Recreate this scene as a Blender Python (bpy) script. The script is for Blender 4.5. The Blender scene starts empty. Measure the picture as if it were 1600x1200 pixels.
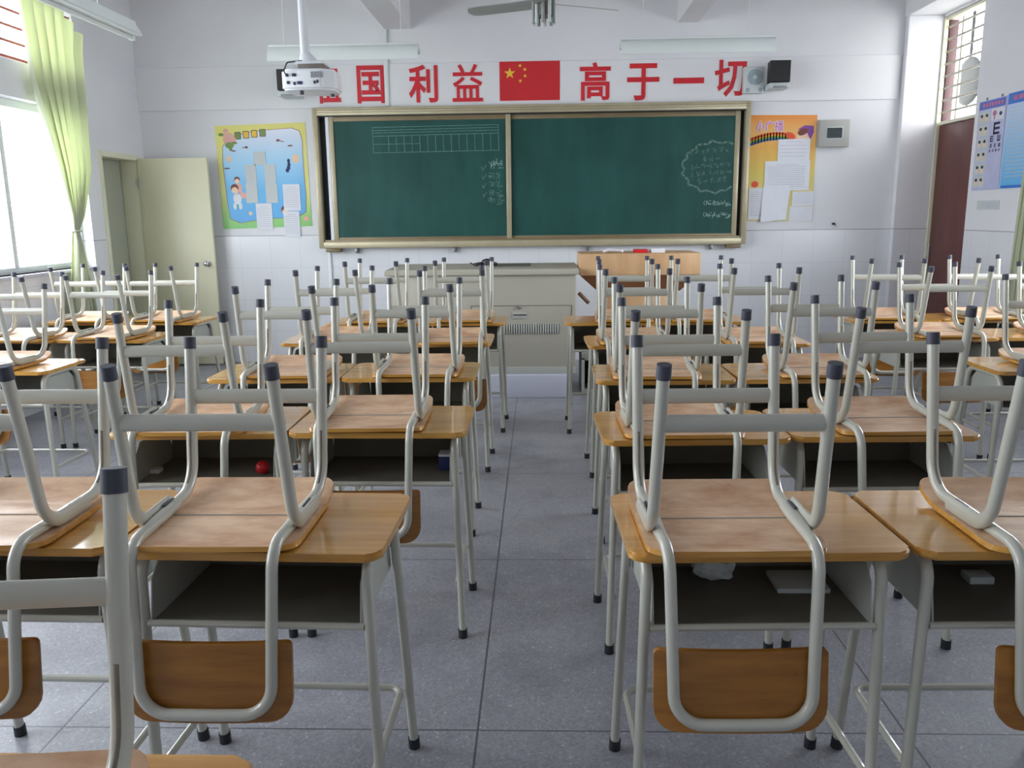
import bpy, bmesh, math, random
from mathutils import Vector, Matrix
R = math.radians
PI = math.pi
rnd = random.Random(7)
SC = bpy.context.scene
COL = SC.collection
D = 8.45            # blackboard wall
XL, XR = -3.9, 3.75  # side walls
YR = -2.2           # rear wall
ZC = 3.6

# ------------------------------------------------------------------ materials
def srgb(r, g, b):
    f = lambda c: (c/255/12.92) if c/255 <= .04045 else ((c/255+.055)/1.055)**2.4
    return (f(r), f(g), f(b), 1)

class NT:
    def __init__(s, name):
        s.m = bpy.data.materials.new(name); s.m.use_nodes = True
        s.t = s.m.node_tree; s.t.nodes.clear()
        s.out = s.n('ShaderNodeOutputMaterial')
        s.b = s.n('ShaderNodeBsdfPrincipled')
        s.l(s.b.outputs[0], s.out.inputs[0])
    def n(s, k, **kw):
        x = s.t.nodes.new(k)
        for a, v in kw.items(): setattr(x, a, v)
        return x
    def l(s, a, b): s.t.links.new(a, b)
    def math(s, op, a, b=None, c=None):
        x = s.n('ShaderNodeMath', operation=op)
        for i, v in enumerate((a, b, c)):
            if v is None: continue
            if isinstance(v, (int, float)): x.inputs[i].default_value = v
            else: s.l(v, x.inputs[i])
        return x.outputs[0]
    def coord(s, kind='Object', scale=(1, 1, 1), loc=(0, 0, 0), rot=(0, 0, 0)):
        c = s.n('ShaderNodeTexCoord'); mp = s.n('ShaderNodeMapping')
        mp.inputs['Scale'].default_value = scale; mp.inputs['Location'].default_value = loc
        mp.inputs['Rotation'].default_value = rot
        s.l(c.outputs[kind], mp.inputs[0]); return mp.outputs[0]
    def noise(s, vec, scale, detail=3, rough=.5):
        x = s.n('ShaderNodeTexNoise'); s.l(vec, x.inputs['Vector'])
        x.inputs['Scale'].default_value = scale; x.inputs['Detail'].default_value = detail
        x.inputs['Roughness'].default_value = rough
        return x.outputs[0]
    def ramp(s, fac, stops):
        x = s.n('ShaderNodeValToRGB'); s.l(fac, x.inputs[0])
        e = x.color_ramp.elements
        while len(e) > len(stops): e.remove(e[-1])
        while len(e) < len(stops): e.new(1)
        for q, (p, c) in zip(e, stops):
            q.position = p; q.color = c if len(c) == 4 else (*c, 1)
        return x.outputs[0]
    def mix(s, fac, a, b, mode='MIX'):
        x = s.n('ShaderNodeMix', data_type='RGBA', blend_type=mode)
        for i, v in ((0, fac), (6, a), (7, b)):
            if isinstance(v, (int, float)): x.inputs[i].default_value = v
            elif isinstance(v, tuple): x.inputs[i].default_value = v
            else: s.l(v, x.inputs[i])
        return x.outputs[2]
    def setp(s, **kw):
        nm = dict(color='Base Color', rough='Roughness', metal='Metallic', spec='Specular IOR Level',
                  coat='Coat Weight', coatr='Coat Roughness', emis='Emission Color', emiss='Emission Strength', alpha='Alpha')
        for k, v in kw.items():
            i = s.b.inputs[nm[k]]
            if isinstance(v, (int, float, tuple)): i.default_value = v
            else: s.l(v, i)
        return s
    def bump(s, h, strength=.2, dist=.01):
        x = s.n('ShaderNodeBump'); x.inputs['Strength'].default_value = strength
        x.inputs['Distance'].default_value = dist
        s.l(h, x.inputs['Height']); s.l(x.outputs[0], s.b.inputs['Normal'])

def plain(name, c, rough=.5, var=.06, vs=6, **kw):
    s = NT(name)
    n = s.noise(s.coord(), vs, 4)
    lo = tuple(max(0, x*(1-var)) for x in c[:3])+(1,); hi = tuple(min(1, x*(1+var)) for x in c[:3])+(1,)
    s.setp(color=s.ramp(n, [(.35, lo), (.65, hi)]), rough=rough, **kw)
    return s.m

def wood(name, dark, light, scale=(1.5, 14, 14), rough=.3, coat=0, knots=None):
    s = NT(name)
    v = s.coord(scale=scale)
    oi = s.n('ShaderNodeObjectInfo')
    add = s.n('ShaderNodeVectorMath', operation='ADD'); s.l(v, add.inputs[0])
    cx = s.n('ShaderNodeCombineXYZ'); r10 = s.math('MULTIPLY', oi.outputs['Random'], 20.0)
    s.l(r10, cx.inputs[0]); s.l(r10, cx.inputs[1]); s.l(cx.outputs[0], add.inputs[1])
    v = add.outputs[0]
    g = s.noise(v, 3.0, 6, .6); big = s.noise(v, .8, 2)
    f = s.math('ADD', s.math('MULTIPLY', g, .65), s.math('MULTIPLY', big, .35))
    c = s.ramp(f, [(.36, dark), (.62, light)])
    if knots:
        vo = s.n('ShaderNodeTexVoronoi'); vo.inputs['Scale'].default_value = 9
        co = s.n('ShaderNodeTexCoord'); ad2 = s.n('ShaderNodeVectorMath', operation='ADD')
        s.l(co.outputs['Object'], ad2.inputs[0]); s.l(cx.outputs[0], ad2.inputs[1]); s.l(ad2.outputs[0], vo.inputs['Vector'])
        k = s.ramp(vo.outputs['Distance'], [(.02, (1, 1, 1)), (.07, (0, 0, 0))])
        c = s.mix(s.math('MULTIPLY', k, .7), c, knots)
    hv = s.n('ShaderNodeHueSaturation'); s.l(c, hv.inputs['Color'])
    s.l(s.math('ADD', s.math('MULTIPLY', oi.outputs['Random'], .16), .92), hv.inputs['Value'])
    s.setp(color=hv.outputs[0], rough=rough, coat=coat, coatr=.08)
    return s.m

def glassy(name, tint=(.95, .98, 1, 1)):
    s = NT(name)
    tr = s.n('ShaderNodeBsdfTransparent'); tr.inputs[0].default_value = tint
    gl = s.n('ShaderNodeBsdfGlossy'); gl.inputs['Roughness'].default_value = .02
    lw = s.n('ShaderNodeLayerWeight'); lw.inputs[0].default_value = .5
    fr = s.math('ADD', s.math('MULTIPLY', s.math('POWER', lw.outputs['Facing'], 5.0), .5), .03)
    mx = s.n('ShaderNodeMixShader'); s.l(fr, mx.inputs[0]); s.l(tr.outputs[0], mx.inputs[1]); s.l(gl.outputs[0], mx.inputs[2])
    s.l(mx.outputs[0], s.out.inputs[0]); return s.m

def wall_mat(name, axis):
    """painted plaster above a white glazed tile dado (1.28 m)"""
    s = NT(name)
    c = s.n('ShaderNodeTexCoord'); sp = s.n('ShaderNodeSeparateXYZ'); s.l(c.outputs['Object'], sp.inputs[0])
    cb = s.n('ShaderNodeCombineXYZ'); s.l(sp.outputs[axis], cb.inputs[0]); s.l(sp.outputs[2], cb.inputs[1])
    br = s.n('ShaderNodeTexBrick', offset=0.0); s.l(cb.outputs[0], br.inputs['Vector'])
    br.inputs['Scale'].default_value = 1; br.inputs['Brick Width'].default_value = .3; br.inputs['Row Height'].default_value = .32
    br.inputs['Mortar Size'].default_value = .0016; br.inputs['Mortar Smooth'].default_value = .3
    br.inputs['Color1'].default_value = srgb(230, 230, 234); br.inputs['Color2'].default_value = srgb(226, 227, 231)
    br.inputs['Mortar'].default_value = srgb(206, 207, 211)
    n = s.noise(c.outputs['Object'], 1.3, 5)
    paint = s.ramp(n, [(.3, srgb(225, 225, 229)), (.7, srgb(232, 232, 235))])
    isT = s.math('LESS_THAN', sp.outputs[2], 1.28)
    line = s.math('LESS_THAN', s.math('ABSOLUTE', s.math('SUBTRACT', sp.outputs[2], 1.28)), .004)
    col = s.mix(isT, paint, br.outputs[0])
    col = s.mix(s.math('MULTIPLY', line, .75), col, srgb(150, 150, 156))
    s.setp(color=col, rough=s.math('SUBTRACT', .8, s.math('MULTIPLY', isT, .6)))
    s.bump(s.noise(c.outputs['Object'], 60, 3), .04, .004)
    return s.m

def floor_mat():
    s = NT('terrazzo')
    c = s.n('ShaderNodeTexCoord'); o = c.outputs['Object']
    vo = s.n('ShaderNodeTexVoronoi'); vo.inputs['Scale'].default_value = 150; s.l(o, vo.inputs['Vector'])
    chip = s.ramp(vo.outputs['Color'], [(.0, srgb(134, 134, 139)), (.5, srgb(150, 151, 158)), (.86, srgb(159, 160, 167)), (.97, srgb(192, 192, 196))])
    n = s.noise(o, 1.7, 6, .65)
    stain = s.ramp(n, [(.32, (.72, .72, .74, 1)), (.55, (1, 1, 1, 1))])
    col = s.mix(1.0, chip, stain, 'MULTIPLY')
    sp = s.n('ShaderNodeSeparateXYZ'); s.l(o, sp.inputs[0])
    def line(x, off, w):
        fr = s.math('FRACT', s.math('DIVIDE', s.math('ADD', x, off), 1.225))
        d = s.math('ABSOLUTE', s.math('SUBTRACT', fr, .5))
        return s.math('GREATER_THAN', d, .5-w/1.225)
    lx = line(sp.outputs[0], .185+12.25, .0032); ly = line(sp.outputs[1], -2.18+12.25, .0028)
    col = s.mix(s.math('MULTIPLY', s.math('MAXIMUM', lx, ly), .8), col, srgb(58, 58, 66))
    s.setp(color=col, rough=s.ramp(n, [(.3, (.5, .5, .5, 1)), (.6, (.33, .33, .33, 1))]))
    return s.m

def curtain_mat(name, c, tc):
    s = NT(name)
    w = s.n('ShaderNodeTexWave'); s.l(s.coord(), w.inputs[0]); w.inputs['Scale'].default_value = 120
    s.setp(color=c, rough=.9)
    t = s.n('ShaderNodeBsdfTranslucent'); t.inputs[0].default_value = tc
    mx = s.n('ShaderNodeMixShader'); mx.inputs[0].default_value = .3
    s.l(s.b.outputs[0], mx.inputs[1]); s.l(t.outputs[0], mx.inputs[2]); s.l(mx.outputs[0], s.out.inputs[0])
    s.bump(w.outputs[0], .03, .001)
    return s.m

def grad(name, stops, axis='Z', rough=.4):
    s = NT(name)
    c = s.n('ShaderNodeTexCoord'); sp = s.n('ShaderNodeSeparateXYZ'); s.l(c.outputs['Generated'], sp.inputs[0])
    s.setp(color=s.ramp(sp.outputs[axis], stops), rough=rough); return s.m

def chalkboard(name, c1, c2):
    s = NT(name); o = s.coord()
    n = s.noise(o, 1.2, 5, .6); n2 = s.noise(s.coord(scale=(1, 1, .25)), 9, 4)
    f = s.math('ADD', s.math('MULTIPLY', n, .6), s.math('MULTIPLY', n2, .4))
    s.setp(color=s.ramp(f, [(.35, c1), (.68, c2)]), rough=.5, spec=.3); return s.m

M = {}
M['wall_y'] = wall_mat('plaster_front', 0)
M['wall_x'] = wall_mat('plaster_side', 1)
M['white'] = plain('white_plaster', srgb(229, 229, 232), .8, .02, 1)
M['floor'] = floor_mat()
M['frame'] = plain('pale_grey_enamel', srgb(188, 187, 175), .3, .03, 4, coat=.4)
M['cap'] = plain('dark_rubber', srgb(62, 64, 76), .6, .15, 20)
M['cap_dark'] = plain('black_rubber', srgb(34, 36, 42), .6, .15, 20)
M['desk'] = wood('varnished_yellow_wood', srgb(180, 124, 46), srgb(210, 158, 78), (1.2, 16, 16), .22, .5)
M['ply'] = wood('bare_plywood', srgb(192, 144, 108), srgb(230, 196, 162), (3.0, 7, 7), .55, .1, srgb(120, 74, 50))
M['back'] = wood('orange_backrest_wood', srgb(136, 86, 28), srgb(170, 114, 44), (1.5, 12, 12), .35, .25, srgb(110, 60, 22))
M['sheet'] = plain('grey_sheet_steel', srgb(176, 178, 170), .4, .04, 4)
M['shelf'] = plain('dark_shelf_board', srgb(112, 110, 100), .55, .1, 5)
M['groove'] = plain('dirty_groove', srgb(124, 116, 104), .7, .15, 30)
M['rod'] = plain('grey_rod', srgb(172, 172, 168), .5)
M['steel'] = plain('dull_steel', srgb(150, 150, 150), .35, .05, 8, metal=.8)
M['chrome'] = plain('chrome', srgb(220, 220, 225), .12, .02, 8, metal=1.0)
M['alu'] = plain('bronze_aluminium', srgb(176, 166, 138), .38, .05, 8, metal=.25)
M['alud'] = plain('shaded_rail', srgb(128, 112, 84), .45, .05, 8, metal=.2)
M['green'] = chalkboard('green_chalkboard', srgb(25, 68, 62), srgb(36, 86, 80))
M['chalk'] = plain('chalk', srgb(150, 178, 172), .9, .2, 40)
M['chalkb'] = plain('thin_chalk', srgb(104, 146, 138), .9, .2, 40)
M['chalkg'] = plain('smudged_chalk', srgb(104, 134, 126), .9, .2, 40)
M['red'] = plain('red_foam_board', srgb(206, 34, 46), .5, .06, 3)
M['flag'] = plain('red_flag_cloth', srgb(205, 34, 42), .55, .04, 3)
M['gold'] = plain('gold_print', srgb(236, 190, 60), .5)
M['orange'] = plain('orange_print', srgb(226, 120, 50), .5)
M['lamp'] = plain('white_lamp_enamel', srgb(222, 228, 226), .35, .02, 4)
M['tube'] = plain('milky_glass_tube', srgb(232, 234, 232), .2, .01, 4)
M['console'] = plain('grey_console_steel', srgb(176, 171, 157), .42, .02, 3)
M['console_dark'] = plain('console_gap', srgb(98, 96, 88), .5)
M['black'] = plain('black_plastic', srgb(24, 24, 26), .45, .1, 10)
M['cream'] = plain('cream_paint', srgb(226, 222, 192), .4, .02, 2)
M['creamd'] = plain('cream_frame', srgb(222, 220, 196), .45, .02, 2)
M['greydoor'] = plain('grey_green_panel', srgb(172, 176, 160), .5, .03, 2)
M['maroon'] = wood('maroon_door_paint', srgb(84, 40, 38), srgb(104, 52, 46), (6, 6, 1), .4, .1)
M['brownw'] = plain('purple_brown_wood', srgb(86, 60, 60), .5, .06, 4)
M['bar'] = plain('pale_bars', srgb(176, 172, 160), .5)
M['redbar'] = plain('rusty_red_bars', srgb(150, 70, 56), .6)
M['alw'] = plain('window_aluminium', srgb(222, 228, 228), .35, .02, 4)
M['glass'] = glassy('window_glass')
M['curtain'] = curtain_mat('lime_curtain', srgb(202, 206, 184), srgb(192, 204, 140))
M['plywood'] = wood('lectern_wood', srgb(194, 152, 110), srgb(212, 174, 132), (3, 3, .6), .4, .1)
M['brown'] = wood('brown_wood', srgb(112, 70, 40), srgb(140, 90, 54), (1, 6, 6), .4, .1)
M['darkin'] = plain('dark_interior', srgb(46, 36, 28), .7)
M['paper'] = plain('white_paper', srgb(224, 226, 234), .7, .02, 8)
M['paperg'] = plain('grey_paper', srgb(200, 206, 206), .7, .02, 8)
M['ink'] = plain('grey_ink', srgb(196, 199, 208), .8)
M['inkd'] = plain('dark_ink', srgb(52, 52, 66), .8)
M['yel'] = grad('poster_border', [(0, srgb(126, 196, 110)), (.12, srgb(150, 206, 118)), (.35, srgb(222, 222, 140)), (1, srgb(228, 220, 120))])
M['blue'] = grad('poster_sky', [(0, srgb(84, 168, 230)), (.35, srgb(96, 180, 232)), (.7, srgb(166, 210, 240)), (1, srgb(226, 228, 244))])
M['orangep'] = grad('orange_poster', [(0, srgb(216, 206, 150)), (.45, srgb(216, 196, 88)), (.7, srgb(230, 170, 66)), (.85, srgb(236, 178, 96)), (1, srgb(236, 140, 46))])
M['pink'] = plain('pink_print', srgb(232, 176, 164), .6)
M['skin'] = plain('skin_print', srgb(240, 206, 176), .6)
M['hair'] = plain('brown_print', srgb(120, 66, 60), .6)
M['dred'] = plain('dark_red_line', srgb(150, 60, 60), .6)
M['leaf'] = plain('leaf_print', srgb(128, 152, 84), .6)
M['mag'] = plain('magenta_print', srgb(196, 70, 160), .6)
M['purple'] = plain('purple_print', srgb(140, 80, 160), .6)
M['rb'] = [plain('rainbow_%d' % i, c, .6) for i, c in enumerate([srgb(226, 84, 52), srgb(236, 160, 50), srgb(110, 160, 80), srgb(70, 110, 180)])]
M['navy'] = plain('navy_print', srgb(36, 48, 100), .6)
M['hdr'] = plain('blue_header', srgb(74, 96, 190), .4)
M['pinkred'] = plain('pale_red_text', srgb(196, 110, 150), .5)
M['lav'] = plain('lavender_sheet', srgb(186, 190, 224), .35)
M['sky2'] = grad('sky_sheet', [(0, srgb(90, 180, 236)), (.4, srgb(140, 196, 236)), (.8, srgb(186, 210, 240)), (.9, srgb(186, 210, 240)), (1, srgb(40, 120, 210))], rough=.35)
M['blue3'] = plain('strong_blue', srgb(40, 112, 206), .4)
M['panel'] = plain('grey_panel', srgb(176, 176, 170), .45, .02, 3)
M['pane_dark'] = plain('dark_window', srgb(36, 48, 50), .45)
M['spk'] = plain('speaker_grey', srgb(206, 214, 214), .5, .02, 4)
M['cone'] = plain('speaker_cone', srgb(158, 172, 180), .6, .06, 30)
M['projector'] = plain('projector_white', srgb(222, 224, 228), .35, .02, 4)
M['vent'] = plain('vent_grey', srgb(150, 152, 156), .5)
M['plinth'] = plain('pale_plinth', srgb(196, 198, 212), .4, .02, 2)
M['fan'] = plain('fan_grey', srgb(150, 156, 152), .4, .06, 10)
M['fand'] = plain('fan_brown', srgb(120, 112, 104), .5, .1, 10)
M['redball'] = plain('red_plastic', srgb(206, 30, 40), .35)
M['shade'] = plain('grey_shade', srgb(34, 37, 36), .8)
M['teal'] = plain('teal_print', srgb(40, 170, 160), .6)

# ------------------------------------------------------------------ mesh helpers
class MB:
    def __init__(s): s.bm = bmesh.new()
    def box(s, x0, x1, y0, y1, z0, z1, bev=0, seg=2, mat=None):
        t = bmesh.new(); bmesh.ops.create_cube(t, size=1)
        for v in t.verts:
            v.co = Vector(((x0+x1)/2+v.co.x*(x1-x0), (y0+y1)/2+v.co.y*(y1-y0), (z0+z1)/2+v.co.z*(z1-z0)))
        if bev: bmesh.ops.bevel(t, geom=t.edges[:], offset=bev, segments=seg, affect='EDGES', profile=.5)
        return s.add(t, mat)
    def add(s, t, mat=None):
        if mat is not None: t.transform(mat)
        me = bpy.data.meshes.new('tmp'); t.to_mesh(me); t.free(); s.bm.from_mesh(me); bpy.data.meshes.remove(me); return s
    def sweep(s, path, rx, ry, ref=(1, 0, 0), seg=12, closed=False, mod=None):
        """tube along path; rx along ref side, ry across; mod(i)->(sx,sy,notch)"""
        n = len(path); path = [Vector(p) for p in path]; ref = Vector(ref)
        rings = []
        for i, p in enumerate(path):
            a = path[(i-1) % n] if (closed or i > 0) else p
            b = path[(i+1) % n] if (closed or i < n-1) else p
            t = (b-a).normalized()
            u = ref-t*ref.dot(t)
            if u.length < 1e-4: u = Vector((0, 0, 1))-t*t.z
            u.normalize(); w = t.cross(u); ref = u
            sx, sy, nt = mod(i) if mod else (1, 1, 0)
            ring = []
            for k in range(seg):
                an = 2*PI*k/seg
                r = 1-nt*max(0, math.cos(an-PI/2))**6 if nt > 0 else (1+nt*max(0, -math.cos(an-PI/2))**6 if nt < 0 else 1)
                ring.append(s.bm.verts.new(p+u*math.cos(an)*rx*sx*r+w*math.sin(an)*ry*sy*r))
            rings.append(ring)
        m = n if closed else n-1
        for i in range(m):
            A, B = rings[i], rings[(i+1) % n]
            for k in range(seg):
                s.bm.faces.new((A[k], A[(k+1) % seg], B[(k+1) % seg], B[k]))
        if not closed:
            s.bm.faces.new(rings[0][::-1]); s.bm.faces.new(rings[-1])
        return s
    def prism(s, pts, y0, y1, plane='XZ'):
        """closed polygon extruded: XZ polygon along y, XY along z, YZ along x"""
        f = {'XZ': lambda a, b, h: (a, h, b), 'XY': lambda a, b, h: (a, b, h), 'YZ': lambda a, b, h: (h, a, b)}[plane]
        A = [s.bm.verts.new(f(a, b, y0)) for a, b in pts]; B = [s.bm.verts.new(f(a, b, y1)) for a, b in pts]
        n = len(pts)
        try:
            s.bm.faces.new(A); s.bm.faces.new(B[::-1])
        except ValueError: pass
        for i in range(n): s.bm.faces.new((A[i], B[i], B[(i+1) % n], A[(i+1) % n]))
        return s
    def cyl(s, p0, p1, r0, r1=None, seg=16):
        r1 = r0 if r1 is None else r1
        d = Vector(p1)-Vector(p0); t = bmesh.new()
        bmesh.ops.create_cone(t, cap_ends=True, segments=seg, radius1=r0, radius2=r1, depth=d.length)
        return s.add(t, Matrix.Translation((Vector(p0)+Vector(p1))/2) @ d.to_track_quat('Z', 'Y').to_matrix().to_4x4())
    def ball(s, c, rx, ry=None, rz=None, sub=2):
        t = bmesh.new(); bmesh.ops.create_icosphere(t, subdivisions=sub, radius=1)
        return s.add(t, Matrix.Translation(c) @ Matrix.Diagonal((rx, ry or rx, rz or rx, 1)))
    def plate(s, W, t0, t1, r0, r1, th, fn, nx=14, ny=14, arc=0):
        """rounded plate: u across (half width W), t along; fn(u,t,top)->xyz"""
        ts = []
        for j in range(ny+1):
            q = j/ny; q = .5-.5*math.cos(PI*q); ts.append(t0+(t1-t0)*q)
        def hw(t):
            d0, d1 = t-t0, t1-t
            if r0 and d0 < r0: return W-r0+math.sqrt(max(0, r0*r0-(r0-d0)**2))
            if r1 and d1 < r1: return W-r1+math.sqrt(max(0, r1*r1-(r1-d1)**2))
            return W
        G = []
        for top in (0, 1):
            g = []
            for t in ts:
                w = hw(t)
                g.append([s.bm.verts.new(fn(w*(-1+2*i/nx), t-arc*(1-(w*(-1+2*i/nx)/W)**2)*max(0, (t1-t)/(t1-t0)), top)) for i in range(nx+1)])
            G.append(g)
        for top in (0, 1):
            g = G[top]
            for j in range(ny):
                for i in range(nx):
                    q = (g[j][i], g[j][i+1], g[j+1][i+1], g[j+1][i])
                    s.bm.faces.new(q if top else q[::-1])
        a, b = G
        for j in range(ny):
            s.bm.faces.new((a[j][0], b[j][0], b[j+1][0], a[j+1][0])); s.bm.faces.new((a[j+1][nx], b[j+1][nx], b[j][nx], a[j][nx]))
        for i in range(nx):
            s.bm.faces.new((a[0][i+1], b[0][i+1], b[0][i], a[0][i])); s.bm.faces.new((a[ny][i], b[ny][i], b[ny][i+1], a[ny][i+1]))
        return s
    def mesh(s, name, mat, smooth=35):
        bmesh.ops.recalc_face_normals(s.bm, faces=s.bm.faces[:])
        me = bpy.data.meshes.new(name); s.bm.to_mesh(me); s.bm.free()
        for m in (mat if isinstance(mat, list) else [mat]): me.materials.append(m)
        if smooth:
            me.shade_smooth(); me.set_sharp_from_angle(angle=R(smooth))
        return me
    def obj(s, name, mat, parent=None, smooth=35):
        return link(name, s.mesh(name, mat, smooth), parent)

def link(name, me, parent=None):
    o = bpy.data.objects.new(name, me); COL.objects.link(o)
    if parent: o.parent = parent
    return o
def tag(o, label, cat, group=None):
    o['label'] = label; o['category'] = cat
    if group: o['group'] = group
    return o
def thing(name, label, cat, loc=(0, 0, 0), rz=0, group=None):
    o = bpy.data.objects.new(name, None); COL.objects.link(o)
    o.empty_display_size = .1; o.location = loc; o.rotation_euler.z = rz
    return tag(o, label, cat, group)
def struct(o): o['kind'] = 'structure'; return o
def sempty(name):
    o = bpy.data.objects.new(name, None); COL.objects.link(o); o['kind'] = 'structure'; return o
def copy_tree(o, parent=None):
    c = o.copy(); COL.objects.link(c)
    if parent: c.parent = parent
    for ch in list(o.children): copy_tree(ch, c)
    return c
def fillet(pts, rad, n=7):
    pts = [Vector(p) for p in pts]; out = [pts[0]]
    for i in range(1, len(pts)-1):
        r = rad[i-1] if isinstance(rad, (list, tuple)) else rad
        p = pts[i]; a = (pts[i-1]-p); b = (pts[i+1]-p); ua, ub = a.normalized(), b.normalized()
        ang = ua.angle(ub); d = min(r/math.tan(ang/2), a.length*.49, b.length*.49)
        A, B = p+ua*d, p+ub*d
        rr = d*math.tan(ang/2); c = p+(ua+ub).normalized()*(rr/math.sin(ang/2))
        va, vb = A-c, B-c; th = va.angle(vb)
        for k in range(n+1):
            f = k/n
            out.append(c+(va*math.sin((1-f)*th)+vb*math.sin(f*th))/math.sin(th))
    out.append(pts[-1]); return out
def rrect(x0, x1, z0, z1, r, n=5):
    pts = []
    for cx, cz, a0 in ((x1-r, z1-r, 0), (x0+r, z1-r, 90), (x0+r, z0+r, 180), (x1-r, z0+r, 270)):
        for k in range(n+1):
            a = R(a0+90*k/n); pts.append((cx+r*math.cos(a), cz+r*math.sin(a)))
    return pts
def ell(cx, cz, rx, rz, n=20, rot=0):
    c, s_ = math.cos(rot), math.sin(rot)
    return [(cx+rx*math.cos(t)*c-rz*math.sin(t)*s_, cz+rx*math.cos(t)*s_+rz*math.sin(t)*c) for t in [2*PI*k/n for k in range(n)]]
def ribbon(mb, pts, w, y, plane_x=None):
    """a flat stroke laid on a wall plane y (facing -y) or x"""
    for (a, b) in zip(pts[:-1], pts[1:]):
        d = Vector((b[0]-a[0], b[1]-a[1]))
        if d.length < 1e-6: continue
        d.normalize(); n = Vector((-d.y, d.x))*w/2; e = d*w*.3
        q = [(a[0]-e.x+n.x, a[1]-e.y+n.y), (b[0]+e.x+n.x, b[1]+e.y+n.y), (b[0]+e.x-n.x, b[1]+e.y-n.y), (a[0]-e.x-n.x, a[1]-e.y-n.y)]
        mb.prism(q, y, y-.0006)
def text_mesh(body, offset=0.0, extrude=.01):
    cu = bpy.data.curves.new('t', 'FONT'); cu.body = body; cu.size = 1; cu.offset = offset; cu.extrude = extrude; cu.resolution_u = 3
    o = bpy.data.objects.new('t', cu); COL.objects.link(o)
    dg = bpy.context.evaluated_depsgraph_get(); dg.update()
    me = bpy.data.meshes.new_from_object(o.evaluated_get(dg))
    bpy.data.objects.remove(o); bpy.data.curves.remove(cu); return me
def text_fit(name, body, x0, x1, z0, z1, y, th, mat, parent=None, offset=.02, keep=False):
    """lettering stood up on the front wall, fitted to a rectangle"""
    me = text_mesh(body, offset)
    xs = [v.co.x for v in me.vertices]; ys = [v.co.y for v in me.vertices]; zs = [v.co.z for v in me.vertices]
    ax, bx, ay, by, az, bz = min(xs), max(xs), min(ys), max(ys), min(zs), max(zs)
    for v in me.vertices:
        X = x0+(v.co.x-ax)/(bx-ax)*(x1-x0); Z = z0+(v.co.y-ay)/(by-ay)*(z1-z0); Y = y-th*(v.co.z-az)/max(1e-6, bz-az)
        v.co = (X, Y, Z)
    me.materials.clear(); me.materials.append(mat); me.name = name
    return link(name, me, parent)

# ------------------------------------------------------------------ the room
def wall_cells(mb, axis, p0, p1, u0, u1, z0, z1, holes):
    us = sorted({u0, u1, *[h[0] for h in holes], *[h[1] for h in holes]})
    zs = sorted({z0, z1, *[h[2] for h in holes], *[h[3] for h in holes]})
    for a, b in zip(us[:-1], us[1:]):
        run = None
        for c, d in zip(zs[:-1], zs[1:]):
            um, zm = (a+b)/2, (c+d)/2
            solid = not any(h[0] < um < h[1] and h[2] < zm < h[3] for h in holes)
            if solid: run = (run[0], d) if run else (c, d)
            if run and (not solid or d == zs[-1]):
                if axis == 'x': mb.box(p0, p1, a, b, run[0], run[1])
                else: mb.box(a, b, p0, p1, run[0], run[1])
                run = None
            if not solid: run = None
LW = [(4.3, 7.33, 1.06, 2.36), (4.3, 7.36, 2.63, 3.2), (.3, 3.6, 1.06, 2.36), (.3, 3.6, 2.63, 3.2)]
LD = (7.60, 8.29, 0, 2.03)
RW = [(3.9, 6.45, 1.0, 2.6)]
RD = (7.64, 8.375, 0, 3.2)
mb = MB(); mb.box(-6.2, 6.2, YR-.3, D+.3, -.12, 0); f = mb.obj('floor', M['floor'], smooth=0); struct(f)
mb = MB(); mb.box(XL-.22, XR+.22, YR-.2, D+.2, ZC, ZC+.15); struct(mb.obj('ceiling', M['white'], smooth=0))
mb = MB(); mb.box(XL-.22, XR+.22, D, D+.2, 0, ZC); struct(mb.obj('wall_front', M['wall_y'], smooth=0))
mb = MB(); mb.box(XL-.22, XR+.22, YR-.2, YR, 0, ZC); struct(mb.obj('wall_rear', M['wall_y'], smooth=0))
mb = MB(); wall_cells(mb, 'x', XL-.22, XL, YR, D, 0, ZC, LW+[LD]); struct(mb.obj('wall_left', M['wall_x'], smooth=0))
mb = MB(); wall_cells(mb, 'x', XR, XR+.13, YR, D, 0, ZC, RW+[RD]); struct(mb.obj('wall_right', M['wall_x'], smooth=0))
# beams and corner column
mb = MB(); mb.box(-1.46, -1.21, YR, D, 3.2, ZC, .006); struct(mb.obj('trim_1', M['white'], smooth=0))
mb = MB(); mb.box(1.31, 1.51, YR, D, 3.21, ZC, .006); struct(mb.obj('trim_2', M['white'], smooth=0))
mb = MB(); mb.box(3.42, XR, YR, D, 3.22, ZC, .006); struct(mb.obj('trim_3', M['white'], smooth=0))
mb = MB(); mb.box(3.43, XR, 8.375, D, 0, 3.22, .008); struct(mb.obj('trim_4', M['wall_y'], smooth=0))   # column
mb = MB(); mb.box(XL, 3.41, D-.016, D, 2.49, 2.89, .004); struct(mb.obj('trim_5', M['white'], smooth=0))  # lintel band
mb = MB(); mb.box(XL, XL+.01, 4.3, 6.66, 2.36, 2.63, .003); struct(mb.obj('trim_6', M['white'], smooth=0))

mb = MB(); mb.box(XR+.13, 5.6, YR, 12, 3.62, 3.75); struct(mb.obj('trim_7', M['white'], smooth=0))   # added unseen walkway ceiling: holds the lamp stem, cuts light from the right
mb = MB(); mb.box(5.45, 5.6, YR, 12, 0, 1.15, .01); struct(mb.obj('trim_8', M['white'], smooth=0))   # unseen walkway parapet, added to dim the daylight at the right windows
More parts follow.
